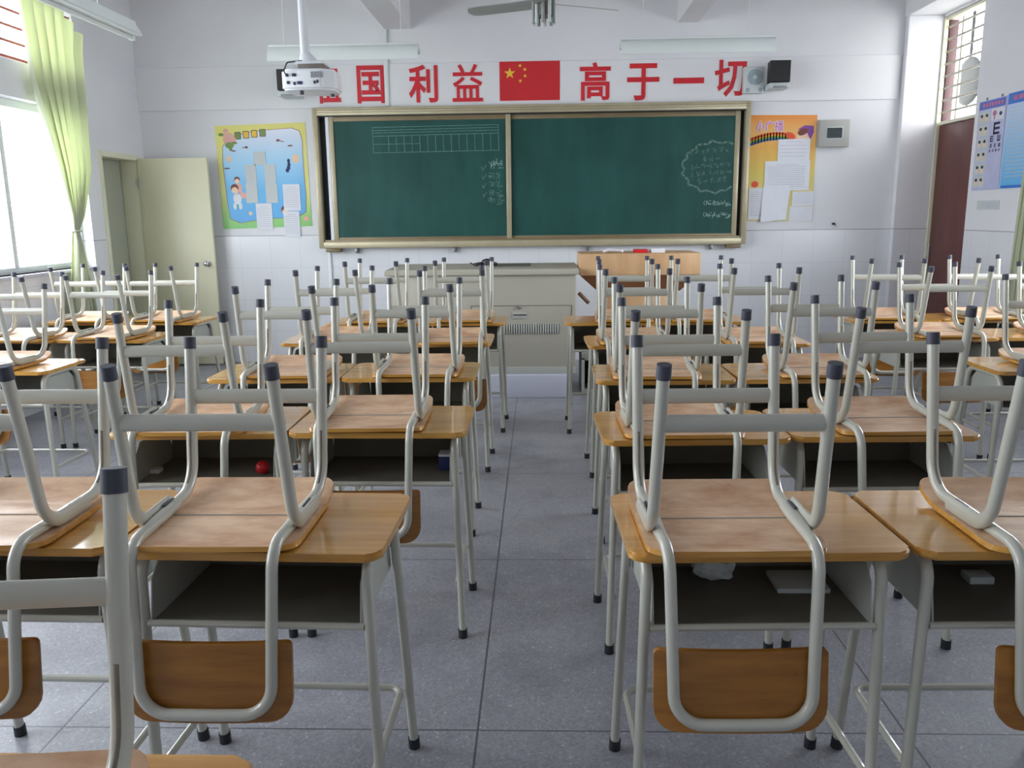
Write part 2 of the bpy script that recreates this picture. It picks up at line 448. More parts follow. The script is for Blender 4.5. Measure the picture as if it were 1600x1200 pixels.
# left windows
def window_left(name, y0, y1, z0, z1, mull, bars=0):
    w = sempty(name)
    mb = MB(); x0, x1 = XL-.15, XL-.09
    for a, b, c, d in ((y0, y1, z0, z0+.05), (y0, y1, z1-.06, z1), (y0, y0+.05, z0+.051, z1-.061), (y1-.05, y1, z0+.051, z1-.061)):
        mb.box(x0, x1, a, b, c, d, .004)
    mb.obj('frame', M['alw'], w)
    for m in mull:
        mb = MB(); mb.box(x0-.005, x1+.01, m-.028, m+.028, z0+.04, z1-.05, .004); mb.obj('mullion', M['alw'], w)
    if bars:
        for k in range(bars):
            z = z0+.005+(z1-z0)*k/(bars); mb = MB(); mb.cyl((XL-.03, y0, z+.02), (XL-.03, y1, z+.02), .0105, seg=8); mb.obj('bar', M['redbar'], w)
    ed = [y0]+list(mull)+[y1]
    for a, b in zip(ed[:-1], ed[1:]):
        mb = MB(); mb.box(XL-.123, XL-.117, a+.02, b-.02, z0+.03, z1-.03); mb.obj('pane', M['glass'], w, 0)
    if z0 < 2:
        mb = MB(); mb.box(XL-.2, XL+.03, y0-.03, y1+.0, z0-.03, z0, .006); mb.obj('sill', M['plinth'], w)
    return w
window_left('window_1', *LW[0], (5.3, 6.33))
window_left('window_2', *LW[1], (5.8,), 5)
window_left('window_3', *LW[2], (1.4, 2.5))
window_left('window_4', *LW[3], (2.0,), 5)
def window_right(name, y0, y1, z0, z1):
    w = sempty(name); mb = MB(); x0, x1 = XR+.04, XR+.1
    for a, b, c, d in ((y0, y1, z0, z0+.05), (y0, y1, z1-.05, z1), (y0, y0+.05, z0+.051, z1-.051), (y1-.05, y1, z0+.051, z1-.051), ((y0+y1)/2-.03, (y0+y1)/2+.03, z0+.051, z1-.051)):
        mb.box(x0, x1, a, b, c, d, .004)
    mb.obj('frame', M['alw'], w)
    mb = MB(); mb.box(XR+.067, XR+.073, y0+.03, y1-.03, z0+.03, z1-.03); mb.obj('pane', M['glass'], w, 0)
window_right('window_5', *RW[0])

# right door with barred transom
w = sempty('door_2')
mb = MB(); x = XR+.03
mb.box(x, x+.045, RD[0]+.01, RD[1]-.022, .01, 2.233, .004)
mb.obj('leaf', M['maroon'], w)
mb = MB(); mb.box(XR+.0, XR+.04, 8.356, 8.374, 0, 3.19, .003); mb.box(XR+.012, XR+.1, 7.642, 8.344, 2.235, 2.265, .003); mb.box(XR+.012, XR+.1, 7.642, 8.344, 3.17, 3.195, .003); mb.obj('frame', M['creamd'], w)
for k in range(8):
    z = 2.35+k*.108
    mb = MB(); mb.cyl((XR+.045, 7.643, z), (XR+.045, 8.36, z), .0105, seg=8); mb.obj('bar', M['bar'], w)
mb = MB(); mb.box(XR+.09, XR+.11, 8.185, 8.21, 2.27, 3.17, .003); mb.obj('mullion', M['bar'], w)
mb = MB(); mb.box(XR+.045, XR+.128, 8.346, 8.374, 2.27, 3.17, .004); mb.obj('post', M['brownw'], w)
mb = MB(); mb.cyl((x-.004, 8.345, 1.02), (x-.004, 8.345, 1.14), .012, seg=10); mb.obj('hinge', M['steel'], w)
# left door
w = sempty('door_1')
mb = MB()
mb.box(XL-.16, XL+.012, 7.555, 7.61, 0, 2.065, .003); mb.box(XL-.16, XL+.012, 8.28, 8.33, 0, 2.065, .003); mb.box(XL-.159, XL+.011, 7.6105, 8.2795, 2.015, 2.065, .003)
mb.obj('frame', M['creamd'], w)
mb = MB(); mb.box(XL-.2, XL-.17, 7.6, 8.3, 0, 2.03); mb.obj('inner_panel', M['greydoor'], w, 0)
mb = MB(); mb.box(XL+.012, -3.205, 8.27, 8.31, .012, 2.033, .003); lf = mb.obj('leaf', M['cream'], w)
mb = MB(); mb.cyl((-3.275, 8.27, 1.02), (-3.275, 8.255, 1.02), .03); mb.cyl((-3.275, 8.255, 1.02), (-3.275, 8.225, 1.02), .012); mb.ball((-3.275, 8.215, 1.02), .026, .02, .026); mb.obj('knob', M['chrome'], lf)
for z in (.3, 1.75):
    mb = MB(); mb.cyl((XL+.018, 8.265, z), (XL+.018, 8.265, z+.1), .008, seg=10); mb.obj('hinge', M['steel'], w)

# ------------------------------------------------------------------ blackboard
bb = thing('blackboard', 'long green sliding chalkboard in a bronze frame on the front wall', 'blackboard', (0, 0, 0))
x0, x1, z0, z1 = -2.17, 2.01, 1.152, 2.485; y1 = D-.004
def frame_piece(x0, x1, z0, z1, y0, mat, name, parent, bev=.006):
    mb = MB(); mb.box(x0, x1, y0, y1, z0, z1, bev); return mb.obj(name, mat, parent)
fr = frame_piece(x0, x1, z1-.075, z1, D-.12, M['alu'], 'top_rail', bb)
frame_piece(x0+.05, x1-.05, z1-.083, z1-.073, D-.115, M['cap_dark'], 'top_track', bb, .001)
frame_piece(x0, x1, z0, z0+.062, D-.12, M['alu'], 'bottom_rail', bb)
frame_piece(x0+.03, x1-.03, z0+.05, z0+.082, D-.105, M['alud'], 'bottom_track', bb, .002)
frame_piece(x0, x0+.048, z0, z1, D-.122, M['alu'], 'stile', bb); frame_piece(x1-.048, x1, z0, z1, D-.122, M['alu'], 'stile', bb)
mb = MB()
for zz in (z1-.05, z1-.028): mb.box(x0+.02, x1-.02, D-.1225, D-.119, zz, zz+.004)
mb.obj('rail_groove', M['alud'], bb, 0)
frame_piece(x0+.04, x1-.04, z0+.05, z1-.07, D-.02, M['cap_dark'], 'backing', bb, 0)
def board_panel(a, b, yf, name):
    p = bpy.data.objects.new(name, None); COL.objects.link(p); p.parent = bb
    za, zb = z0+.075, z1-.083
    mb = MB(); mb.box(a+.03, b-.03, yf, yf+.02, za+.02, zb-.03); mb.obj('writing_surface', M['green'], p, 0)
    for q0, q1 in ((a, a+.045), (b-.048, b)):
        mb = MB(); mb.box(q0, q1, yf-.012, yf+.022, za, zb, .004); mb.obj('panel_stile', M['alu'], p)
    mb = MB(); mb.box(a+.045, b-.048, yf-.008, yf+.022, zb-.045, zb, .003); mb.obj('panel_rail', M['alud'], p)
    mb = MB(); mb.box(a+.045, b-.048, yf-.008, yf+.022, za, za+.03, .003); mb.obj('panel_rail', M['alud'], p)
    return p
pr = board_panel(-.33, 1.925, D-.06, 'sliding_panel')
pl = board_panel(-2.02, -.265, D-.09, 'sliding_panel')
mb = MB(); mb.box(-2.052, -2.022, D-.1, D-.045, z0+.08, z1-.085); mb.obj('edge_strip', M['paper'], bb, 0)
# small brackets under the board
for bx_ in (-1.815, -.833, .479, 1.69):
    mb = MB(); mb.box(bx_-.014, bx_+.014, D-.06, D-.004, 1.1, 1.153, .002); mb.obj('bracket', M['steel'], bb)
for bx_ in (-2.04, 1.9):
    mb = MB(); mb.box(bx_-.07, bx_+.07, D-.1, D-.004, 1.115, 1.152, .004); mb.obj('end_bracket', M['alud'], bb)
# chalk drawings
yl = D-.0905
mb = MB(); W_ = .0042
for zA, zB in ((2.297, 2.307), (2.268, 2.282), (2.245, 2.257), (2.215, 2.229), (2.06, 2.07)):
    ribbon(mb, [(-1.60, zA), (-1.2, zA+(zB-zA)*.36), (-.8, zA+(zB-zA)*.7), (-.385, zB)], W_, yl)
for xa in (-1.60, -.385): ribbon(mb, [(xa, 2.302), (xa+.004, 2.062)], W_, yl)
for k in range(1, 16):
    xx = -1.60+k*1.215/16
    if k == 1: continue
    ribbon(mb, [(xx, 2.222), (xx+.003, 2.064)], W_*.8 if k % 2 else W_, yl)
ribbon(mb, [(-1.60, 2.14), (-1.15, 2.143)], W_*.8, yl)
mb.obj('chalk_grid', M['chalkb'], pl, 0)
def scribble(mb, cx, cz, s_, y, seed, w=.006, n=7):
    r = random.Random(seed)
    for k in range(n):
        a = r.choice([0, 0, PI/2, PI/2, 2.2, .8]); L = s_*(.25+.35*r.random())
        x_, z_ = cx+(r.random()-.5)*s_*.7, cz+(r.random()-.5)*s_*.7
        dx, dz = math.cos(a)*L/2, math.sin(a)*L/2
        ribbon(mb, [(x_-dx, z_-dz), (x_+dx*.2, z_+dz*.3), (x_+dx, z_+dz)], w, y)
for i, (cx, cz, s_) in enumerate([(-.455, 1.93, .08), (-.385, 1.935, .1), (-.455, 1.835, .07), (-.39, 1.83, .06), (-.45, 1.75, .07), (-.385, 1.75, .07), (-.455, 1.67, .07), (-.375, 1.665, .08), (-.455, 1.6, .07), (-.375, 1.59, .08)]):
    mb = MB(); scribble(mb, cx, cz, s_, yl, i, .005, 8); mb.obj('chalk_writing', M['chalk' if i < 2 else 'chalkg'], pl, 0)
for i in range(4): mb = MB(); ribbon(mb, [(-.555+.006*i, 1.915-.085*i), (-.54, 1.885-.085*i), (-.505, 1.93-.085*i)], .005, yl); mb.obj('chalk_tick', M['chalkg'], pl, 0)
yr_ = D-.0605
mb = MB()
cl = [(1.86, 2.10)]
for i in range(26):
    a = R(70+i*(290-70)/25); rr = 1+.06*math.cos(i*2.2)
    cl.append((1.70+.31*rr*math.cos(a), 1.885+.235*rr*math.sin(a)))
cl += [(1.86, 1.70)]
ribbon(mb, cl, .018, yr_); mb.obj('chalk_cloud', M['chalkg'], pr, 0)
k = 50
for row, (zz, xa, n) in enumerate([(2.03, 1.51, 6), (1.955, 1.6, 3), (1.89, 1.53, 6), (1.825, 1.53, 6), (1.755, 1.56, 5)]):
    for i in range(n):
        k += 1; mb = MB(); scribble(mb, xa+i*.06, zz+.004*i, .055, yr_, k, .0045, 5); mb.obj('chalk_writing', M['chalkg'], pr, 0)
for row, zz in enumerate((1.55, 1.44)):
    for i in range(5):
        k += 1; mb = MB(); scribble(mb, 1.645+i*.048, zz-.004*i+(.012 if i == 3 else 0), .055, yr_, k, .0055, 6); mb.obj('chalk_writing', M['chalk'], pr, 0)
    mb = MB(); ribbon(mb, [(1.612, zz+.02), (1.602, zz), (1.612, zz-.022)], .005, yr_); ribbon(mb, [(1.625, zz+.015), (1.632, zz), (1.625, zz-.02)], .005, yr_); mb.obj('chalk_bracket', M['chalk'], pr, 0)
for i, (b, xx, zz) in enumerate([('1.', 1.475, 2.025), ('2.', 1.485, 1.885), ('3.', 1.485, 1.815)]):
    text_fit('chalk_numeral', b, xx-.012, xx+.014, zz-.02, zz+.02, yr_, .0006, M['chalkg'], pr, .0)

# ------------------------------------------------------------------ slogan and flag above the board
yb = D-.0155
chars = [('祖', -2.155, -1.905, 2.535, 2.873, 'first at left, partly hidden behind the projector'),
         ('国', -1.742, -1.478, 2.53, 2.876, 'second from left, beside the wall conduit'),
         ('利', -1.242, -.963, 2.528, 2.873, 'third from left, just right of the wall conduit'),
         ('益', -.822, -.53, 2.53, 2.873, 'immediately left of the flag'),
         ('高', .398, .69, 2.522, 2.868, 'immediately right of the flag'),
         ('于', .848, 1.152, 2.516, 2.85, 'second to the right of the flag'),
         ('一', 1.287, 1.574, 2.662, 2.714, 'a single flat stroke, third right of the flag'),
         ('切', 1.675, 1.972, 2.536, 2.87, 'last at right, next to the square speaker')]
for c, a, b, za, zb, lb in chars:
    o = text_fit('slogan_character', c, a, b, za, zb, yb, .008, M['red'], None, .0 if c == '一' else .012 if c == '益' else .02)
    tag(o, 'red cut-out character %s, %s' % (c, lb), 'wall lettering', 'red slogan characters over the blackboard')
fl = thing('flag', 'red flag with five yellow stars over the middle of the blackboard', 'flag')
mb = MB(); mb.box(-.368, .208, yb-.004, yb, 2.532, 2.889); mb.obj('cloth', M['flag'], fl, 0)
def star(cx, cz, r, rot=0):
    return [(cx+(r if k % 2 == 0 else r*.4)*math.sin(rot+k*PI/5), cz+(r if k % 2 == 0 else r*.4)*math.cos(rot+k*PI/5)) for k in range(10)]
for i, (cx, cz, r) in enumerate([(-.27, 2.782, .056), (-.172, 2.85, .02), (-.126, 2.815, .02), (-.124, 2.757, .02), (-.17, 2.711, .02)]):
    mb = MB(); mb.prism(star(cx, cz, r, i*.3), yb-.004, yb-.0055); mb.obj('star', M['gold'], fl, 0)

# conduits
mb = MB(); mb.box(-1.475, -1.435, D-.034, D-.0165, 2.5, 3.2, .004); mb.box(-1.475, -1.435, D-.02, D, 2.485, 2.55, .004)
tag(mb.obj('conduit', M['lamp']), 'white vertical cable trunking beside the second red character', 'conduit')
mb = MB(); mb.box(-2.115, -2.085, D-.02, D-.001, .03, 1.11, .004)
tag(mb.obj('conduit', M['lamp']), 'white vertical cable trunking below the left end of the blackboard', 'conduit')

# ------------------------------------------------------------------ speakers
def speaker(label, x0, x1, dx):
    t = thing('speaker', label, 'speaker')
    z0, z1 = 2.635, 2.82
    mb = MB(); mb.prism([(x0+dx, 8.20), (x1+dx, 8.20), (x1, 8.36), (x0, 8.36)], z0, z1, 'XY'); mb.obj('body', M['black'], t)
    mb = MB(); mb.box(x0+dx*.5, x1+dx*.5, 8.22, D-.0155, z0-.055, z0-.006, .008); mb.obj('bracket', M['spk'], t)
    mb = MB(); mb.box(x0+dx*.5+.03, x1+dx*.5-.03, 8.215, 8.225, z0-.055, z0-.035, .002); mb.obj('badge', M['vent'], t)
speaker('black loudspeaker on white bracket left of the red characters, behind the projector', -2.46, -2.27, .01)
speaker('black loudspeaker on white bracket at the right end of the slogan', 2.15, 2.335, -.015)
t = thing('square_speaker', 'pale grey square wall speaker between red character and black loudspeaker', 'speaker')
mb = MB(); mb.box(1.935, 2.125, 8.365, D-.0155, 2.555, 2.795, .008); mb.obj('cabinet', M['spk'], t)
mb = MB(); mb.cyl((2.04, 8.366, 2.7), (2.04, 8.357, 2.7), .072, .066, 28); mb.obj('cone', M['cone'], t)
mb = MB(); mb.ball((2.04, 8.357, 2.7), .022, .01, .022); mb.obj('dust_cap', M['spk'], t)
for xx in (1.975, 2.095):
    mb = MB(); mb.cyl((xx, 8.366, 2.585), (xx, 8.359, 2.585), .02, .018, 16); mb.obj('tweeter', M['cone'], t)

# ------------------------------------------------------------------ posters
def xz(name, pts, y, mat, parent, th=.0008):
    mb = MB(); mb.prism(pts, y, y-th); return mb.obj(name, mat, parent, 0)
t = thing('poster', 'blue and yellow class poster with children on the wall left of the blackboard', 'poster')
def PL(u, v): # poster coordinates, sheared as it hangs: u 0..1, v 0 bottom..1 top
    return (-3.168+u*.895+.012*(1-v), 1.352+v*.992+u*.02)
def warp(pts): return [PL(u, v) for u, v in pts]
y = D-.0005
xz('sheet', warp([(0, 0), (1, 0), (1, 1), (0, 1)]), y, M['yel'], t, .004)
wav = [(.09, .1), (.2, .055), (.35, .075), (.5, .09), (.7, .09), (.85, .1), (.94, .14), (.955, .3), (.95, .5), (.95, .68), (.955, .83), (.93, .92), (.85, .95), (.7, .945), (.55, .94), (.4, .925), (.25, .9), (.14, .87), (.075, .8), (.06, .65), (.065, .5), (.07, .3)]
xz('picture_outline', warp([(.52+(u-.52)*1.012, .5+(v-.5)*1.01) for u, v in wav]), y-.0042, M['dred'], t)
xz('picture', warp(wav), y-.0051, M['blue'], t)
def dec(name, items, mat, lay=.006):
    mb = MB()
    for i, it in enumerate(items): mb.prism(warp(ell(*it)), y-lay, y-lay-.0006-.00012*i)
    return mb.obj(name, mat, t, 0)
dec('printed_flower', [(.12, .95, .03, .02), (.145, .885, .06, .045), (.12, .865, .04, .03), (.19, .865, .04, .03)], M['pink'])
dec('printed_leaf', [(.15, .81, .05, .03), (.16, .775, .02, .02), (.065, .915, .03, .015), (.21, .83, .03, .012)], M['leaf'])
for i, c in enumerate((M['leaf'], M['gold'], M['gold'], M['leaf'])):
    u = .25+i*.092; mb = MB(); mb.prism(warp(rrect(u-.036, u+.036, .862+.006*i, .935+.006*i, .01)), y-.006, y-.0066); mb.obj('printed_title_block', M['fand'], t, 0)
    mb = MB(); mb.prism(warp(rrect(u-.027, u+.027, .87+.006*i, .926+.006*i, .008)), y-.0068, y-.0074); mb.obj('printed_title_block', c, t, 0)
dec('printed_dragonfly', [(.31, .785, .03, .004, 12, .15), (.335, .785, .015, .012), (.19, .755, .025, .006), (.69, .84, .02, .012), (.73, .83, .03, .004, 12, -.3), (.82, .785, .03, .007), (.1, .59, .035, .006)], M['hair'])
dec('printed_daisy', [(.13, .68, .028, .03), (.87, .66, .04, .045), (.41, .19, .02, .015), (.32, .145, .02, .02)], M['skin'])
dec('printed_caterpillar', [(.79, .64, .016, .022), (.792, .605, .018, .022), (.785, .575, .02, .022), (.77, .55, .02, .02)], M['navy'])
dec('printed_star', [(.165, .215, .03, .022)], M['teal'])
def kid(cx, cz, s_, shirt):
    dec('printed_child_body', [(cx+.02*s_, cz-.085*s_, .042*s_, .05*s_), (cx-.01*s_, cz-.15*s_, .018*s_, .03*s_), (cx+.045*s_, cz-.15*s_, .018*s_, .03*s_)], shirt, .006)
    dec('printed_child_hair', [(cx, cz+.012*s_, .04*s_, .035*s_)], M['hair'], .0068)
    dec('printed_child_face', [(cx, cz-.008*s_, .032*s_, .028*s_)], M['skin'], .0076)
kid(.2, .47, .8, M['pink']); kid(.165, .385, 1.1, M['paper']); kid(.715, .155, 1.2, M['paper'])
dec('printed_shell', [(.94, .075, .03, .025), (.27, .32, .04, .03)], M['pink'])

def sheet(label, x0, x1, z0, z1, mat, lines=8, sk=0, layer=.0095, group='paper sheets on the left poster', y=D, cols=1):
    p = thing('notice_sheet', label, 'paper', group=group)
    q = [(x0, z0), (x1, z0+sk), (x1, z1+sk), (x0, z1)]
    mb = MB(); mb.prism(q, y-layer+.0025, y-layer-.001); mb.obj('paper', mat, p, 0)
    mb = MB(); h = z1-z0
    for i in range(lines):
        zz = z1-h*(.14+.8*i/lines); L = (x1-x0)*(.78+.08*rnd.random()) if i else (x1-x0)*.5
        xm = (x0+x1)/2+(0 if not i else -(x1-x0)*.02)
        mb.box(xm-L/2, xm+L/2, y-layer-.0016, y-layer-.001, zz+sk/2, zz+h*.012+.002+sk/2)
    mb.obj('printed_lines', M['ink'], p, 0)
sheet('small grey sheet at the top of the paper stack on the left poster', -2.801, -2.683, 1.966, 2.096, M['paperg'])
sheet('grey sheet at upper left on the blue poster, below the top sheet', -2.893, -2.786, 1.785, 1.975, M['paperg'])
sheet('grey sheet at upper right on the blue poster, below the top sheet', -2.702, -2.593, 1.785, 1.973, M['paperg'], layer=.0096)
sheet('grey sheet at lower left of the four grey sheets on the blue poster', -2.901, -2.786, 1.604, 1.784, M['paperg'], layer=.0097)
sheet('grey sheet at lower right of the four grey sheets on the blue poster', -2.702, -2.585, 1.601, 1.783, M['paperg'], layer=.0098)
sheet('white sheet hanging over the bottom edge in the middle of the blue poster', -2.812, -2.652, 1.338, 1.598, M['paper'], 10, layer=.0112)
sheet('upper white sheet at the right side of the blue poster', -2.53, -2.36, 1.524, 1.78, M['paper'], 10, layer=.0115)
sheet('lower white sheet at the right, hanging below the blue poster', -2.54, -2.38, 1.268, 1.518, M['paper'], 10, layer=.0112)

t = thing('poster', 'orange poster with a rainbow and magenta title right of the blackboard', 'poster')
y = D-.0005
xz('sheet', [(2.03, 1.368), (2.672, 1.36), (2.665, 2.358), (2.024, 2.366)], y, M['orangep'], t, .004)
for i, (du, dv) in enumerate(((-1, 0), (1, 0), (0, -1), (0, 1))):
    text_fit('printed_title_outline', '小广播', 2.085+du*.006, 2.35+du*.006, 2.213+dv*.006, 2.31+dv*.006, y-.004-.0002*i, .0004, M['paper'], t, .0)
text_fit('printed_title', '小广播', 2.085, 2.35, 2.213, 2.31, y-.0051, .0006, M['mag'], t, .0)
for i in range(4):
    mb = MB(); pts = []
    for k in range(15):
        a = k/14; xx = 2.03+a*.4; zz = 2.13-.018*i+.085*math.sin(.35+a*1.9)-.02
        pts.append((xx, zz))
    ribbon(mb, pts, .02, y-.004); mb.obj('printed_rainbow', M['rb'][i], t, 0)
mb = MB(); mb.prism(ell(2.55, 2.17, .07, .06), y-.004, y-.0046); mb.obj('printed_child_face', M['skin'], t, 0)
mb = MB(); mb.prism([(2.49, 2.23), (2.55, 2.265), (2.635, 2.26), (2.64, 2.2), (2.61, 2.13), (2.58, 2.19)], y-.0048, y-.0054); mb.obj('printed_hat', M['purple'], t, 0)
mb = MB(); mb.prism(ell(2.535, 2.205, .05, .03, 16, .4), y-.0055, y-.0061); mb.obj('printed_child_hair', M['hair'], t, 0)
mb = MB(); mb.prism(ell(2.42, 2.17, .05, .03, 16, -.5), y-.0048, y-.0054); mb.obj('printed_hand', M['rb'][0], t, 0); mb = MB(); mb.prism(ell(2.1, 1.72, .035, .03), y-.0048, y-.0054); mb.obj('printed_shell', M['rb'][0], t, 0)
G2 = 'paper sheets on the orange poster'
sheet('white sheet at the top of the pile on the orange poster, over the child', 2.306, 2.611, 1.931, 2.138, M['paper'], 5, .004, .009, G2)
sheet('widest white landscape sheet in the middle of the orange poster', 2.19, 2.621, 1.655, 1.935, M['paper'], 12, .004, .0085, G2)
sheet('white sheet at lower left of the orange poster, beside the blackboard frame', 2.046, 2.246, 1.385, 1.685, M['paper'], 12, 0, .0105, G2)
sheet('small white sheet at lower right of the orange poster', 2.467, 2.672, 1.509, 1.645, M['paper'], 6, .004, .009, G2)
sheet('white sheet at the bottom right corner of the orange poster', 2.445, 2.668, 1.362, 1.505, M['paper'], 0, .002, .008, G2)
p = thing('notice_sheet', 'curling white sheet hanging askew at the bottom of the orange poster', 'paper', group=G2)
mb = MB(); mb.plate(.14, 0, .33, 0, 0, .001, lambda u, tt, top: (2.30+u*.95-.15*(tt-.16)*.6+u*tt*-.2, D-.013-.03*(tt/.33)**2*(1 if u < 0 else .5)-top*.001, 1.70-tt+u*.25*tt), 8, 10)
mb.obj('paper', M['paper'], p)
# grey wall panel
t = thing('wall_panel', 'square grey electric box with a dark window right of the orange poster', 'electric box')
mb = MB(); mb.box(2.676, 2.964, D-.05, D-.0005, 2.058, 2.31, .006); mb.obj('cover', M['panel'], t)
mb = MB(); mb.box(2.742, 2.9, D-.054, D-.049, 2.132, 2.242, .002); mb.obj('window_rim', M['spk'], t)
mb = MB(); mb.box(2.75, 2.892, D-.056, D-.053, 2.14, 2.234); mb.obj('window', M['pane_dark'], t, 0)
mb = MB(); mb.ball((2.88, D-.012, 1.335), .02, .01, .013, 1); mb.sweep([(2.87, D-.01, 1.34), (2.9, D-.02, 1.325), (2.89, D-.02, 1.31)], .004, .004, seg=6)
tag(mb.obj('wall_hook', M['cap_dark']), 'tiny dark hook on the wall below the grey electric box', 'hook')

# right wall notices (plane x = XR, facing -x)
def yzp(name, pts, x, mat, parent, th=.001):
    mb = MB(); mb.prism(pts, x, x-th, 'YZ'); return mb.obj(name, mat, parent, 0)
def ybox(y0, y1, z0, z1): return [(y0, z0), (y1, z0), (y1, z1), (y0, z1)]
t = thing('eye_chart', 'eye exercise chart with letter E rows on the right wall by the door', 'poster')
ya, yb2, za, zb = 7.56, 7.135, 1.618, 2.348   # far edge, near edge
def E(u, v): return (ya+(yb2-ya)*u, za+(zb-za)*v)
def er(u0, u1, v0, v1): return [E(u0, v0), E(u1, v0), E(u1, v1), E(u0, v1)]
yzp('board', er(0, 1, 0, 1), XR-.0003, M['lav'], t, .0095)
yzp('header', er(.02, .98, .9, .99), XR-.009, M['hdr'], t)
for k in range(7): yzp('header_mark', er(.16+.11*k, .235+.11*k, .925, .965), XR-.0105, M['pinkred'], t)
for k in range(6):
    v0 = .03+k*.143; yzp('face_panel', er(.04, .46, v0, v0+.128), XR-.009, M['paperg'], t)
    for u in (.15, .34):
        mb = MB(); mb.prism([E(u+.045*math.cos(a), v0+.055+.032*math.sin(a)) for a in [2*PI*i/12 for i in range(12)]], XR-.0102, XR-.0112, 'YZ'); mb.obj('printed_face', M['skin'], t, 0)
        mb = MB(); mb.prism([E(u+.045*math.cos(a), v0+.085+.018*math.sin(a)) for a in [2*PI*i/12 for i in range(12)]], XR-.0114, XR-.0124, 'YZ'); mb.obj('printed_hair', M['inkd'], t, 0)
yzp('picture_panel', er(.5, .96, .76, .888), XR-.009, M['paper'], t)
mb = MB(); mb.prism([E(.62+.07*math.cos(a), .84+.03*math.sin(a)) for a in [2*PI*i/14 for i in range(14)]], XR-.0102, XR-.0112, 'YZ'); mb.prism(er(.6, .64, .77, .82), XR-.0102, XR-.0112, 'YZ'); mb.obj('printed_lens', M['pinkred'], t, 0)
yzp('printed_eye', [E(.84+.05*math.cos(a), .825+.022*math.sin(a)) for a in [2*PI*i/14 for i in range(14)]], XR-.0102, M['navy'], t)
def letterE(u, v, s_, rot):
    w, h = s_*.55, s_*.33
    mb = MB(); B = [(-1, -.6, -1, 1), (-1, 1, .6, 1), (-1, 1, -.2, .2), (-1, 1, -1, -.6)]
    for a, b, c, d in B:
        q = [(a, c), (b, c), (b, d), (a, d)]
        if rot == 1: q = [(-x_, z_) for x_, z_ in q]
        if rot == 2: q = [(z_, x_) for x_, z_ in q]
        mb.prism([E(u+x_*w, v+z_*h) for x_, z_ in q], XR-.0102, XR-.0112, 'YZ')
    mb.obj('printed_letter', M['inkd'], t, 0)
letterE(.74, .67, .2, 0)
for u, rr in ((.6, 0), (.85, 2)): letterE(u, .56, .1, rr)
for u, rr in ((.58, 1), (.74, 0), (.89, 2)): letterE(u, .485, .06, rr)
for k in range(4): letterE(.57+.11*k, .43, .04, k % 3)
for k in range(4): yzp('printed_line', er(.55, .92, .36-.05*k, .366-.05*k), XR-.0102, M['ink'], t)
for u in (.25, .8): yzp('hook', er(u, u+.03, 1.0, 1.03), XR-.001, M['steel'], t, .01)
t = thing('wall_chart', 'sky-blue printed regulations chart at the right edge beside the eye chart', 'poster')
ya, yb2, za, zb = 7.11, 6.55, 1.622, 2.356
yzp('board', er(0, 1, 0, 1), XR-.0003, M['sky2'], t, .0095)
yzp('header', er(.0, 1, .885, 1), XR-.009, M['blue3'], t)
for k in range(6): yzp('header_mark', er(.15+.13*k, .25+.13*k, .92, .968), XR-.0105, M['pinkred'], t)
yzp('footer', er(.02, .98, .0, .03), XR-.009, M['blue3'], t)
for k in range(19): yzp('printed_line', er(.08, .9-.1*rnd.random(), .84-.04*k, .848-.04*k), XR-.0095, M['ink'], t)
t = thing('notice_plate', 'small grey printed notice under the eye chart on the right wall', 'notice')
ya, yb2, za, zb = 7.45, 7.1, 1.455, 1.53
yzp('plate', er(0, 1, 0, 1), XR+.0003, M['paperg'], t, .0055)
for k in range(3): yzp('printed_mark', er(.2+.22*k, .36+.22*k, .2, .8), XR-.0055, M['ink'], t)

# ------------------------------------------------------------------ lamps, fan, projector
def tube_lamp(label, along_x, a, b, c, z, wires):
    t = thing('hanging_lamp', label, 'lamp', group='hanging tube lamps')
    def bx(p0, p1, q0, q1, z0, z1, bev=.003):
        mb = MB()
        if along_x: mb.box(p0, p1, q0, q1, z0, z1, bev)
        else: mb.box(q0, q1, p0, p1, z0, z1, bev)
        return mb
    if along_x:
        mb = MB(); arc = [(c-.06+.075*(1-math.cos(R(a_))), z-.015+.1*math.sin(R(a_))) for a_ in range(-10, 91, 10)]
        mb.prism(arc+[(u+.004, v-.004) for u, v in arc[::-1]], a, b, 'YZ')
        mb.box(a, b, c-.01, c+.05, z+.07, z+.095, .004)
    else: mb = MB()
    prof = [(-.07, 0.), (-.075, .012), (-.035, .075), (-.03, .1), (.03, .1), (.035, .075), (.075, .012), (.07, 0)]
    if not along_x: mb.prism([(c+u, z+v) for u, v in prof], a, b, 'XZ')
    mb.obj('housing', M['lamp'], t, 30)
    p = (lambda s_: (s_, c+.02, z+.03)) if along_x else (lambda s_: (c, s_, z-.012))
    mb = MB(); mb.cyl(p(a+.03), p(b-.03), .014, seg=14); mb.obj('tube', M['tube'], t)
    for e in (a+.01, b-.01):
        q = p(e); mb = MB(); mb.box(q[0]-.018, q[0]+.018, q[1]-.018, q[1]+.018, q[2]-.016, q[2]+.02, .003); mb.obj('end_socket', M['lamp'], t)
    for wv in wires:
        q = p(wv); mb = MB(); mb.cyl((q[0], q[1], z+.09), (q[0], q[1], ZC), .0025, seg=6); mb.obj('hanger_wire', M['lamp'], t)
    return t
tube_lamp('white tube lamp hanging above the left half of the blackboard', True, -2.11, -.93, 6.9, 2.69, (-1.99, -1.067))
tube_lamp('white tube lamp hanging above the right half of the blackboard', True, .64, 1.82, 6.9, 2.695, (.812, 1.618))
tl = tube_lamp('white tube lamp running lengthwise by the left window, cropped by the top edge', False, 5.0, 6.2, -2.86, 2.725, (5.2, 5.75))

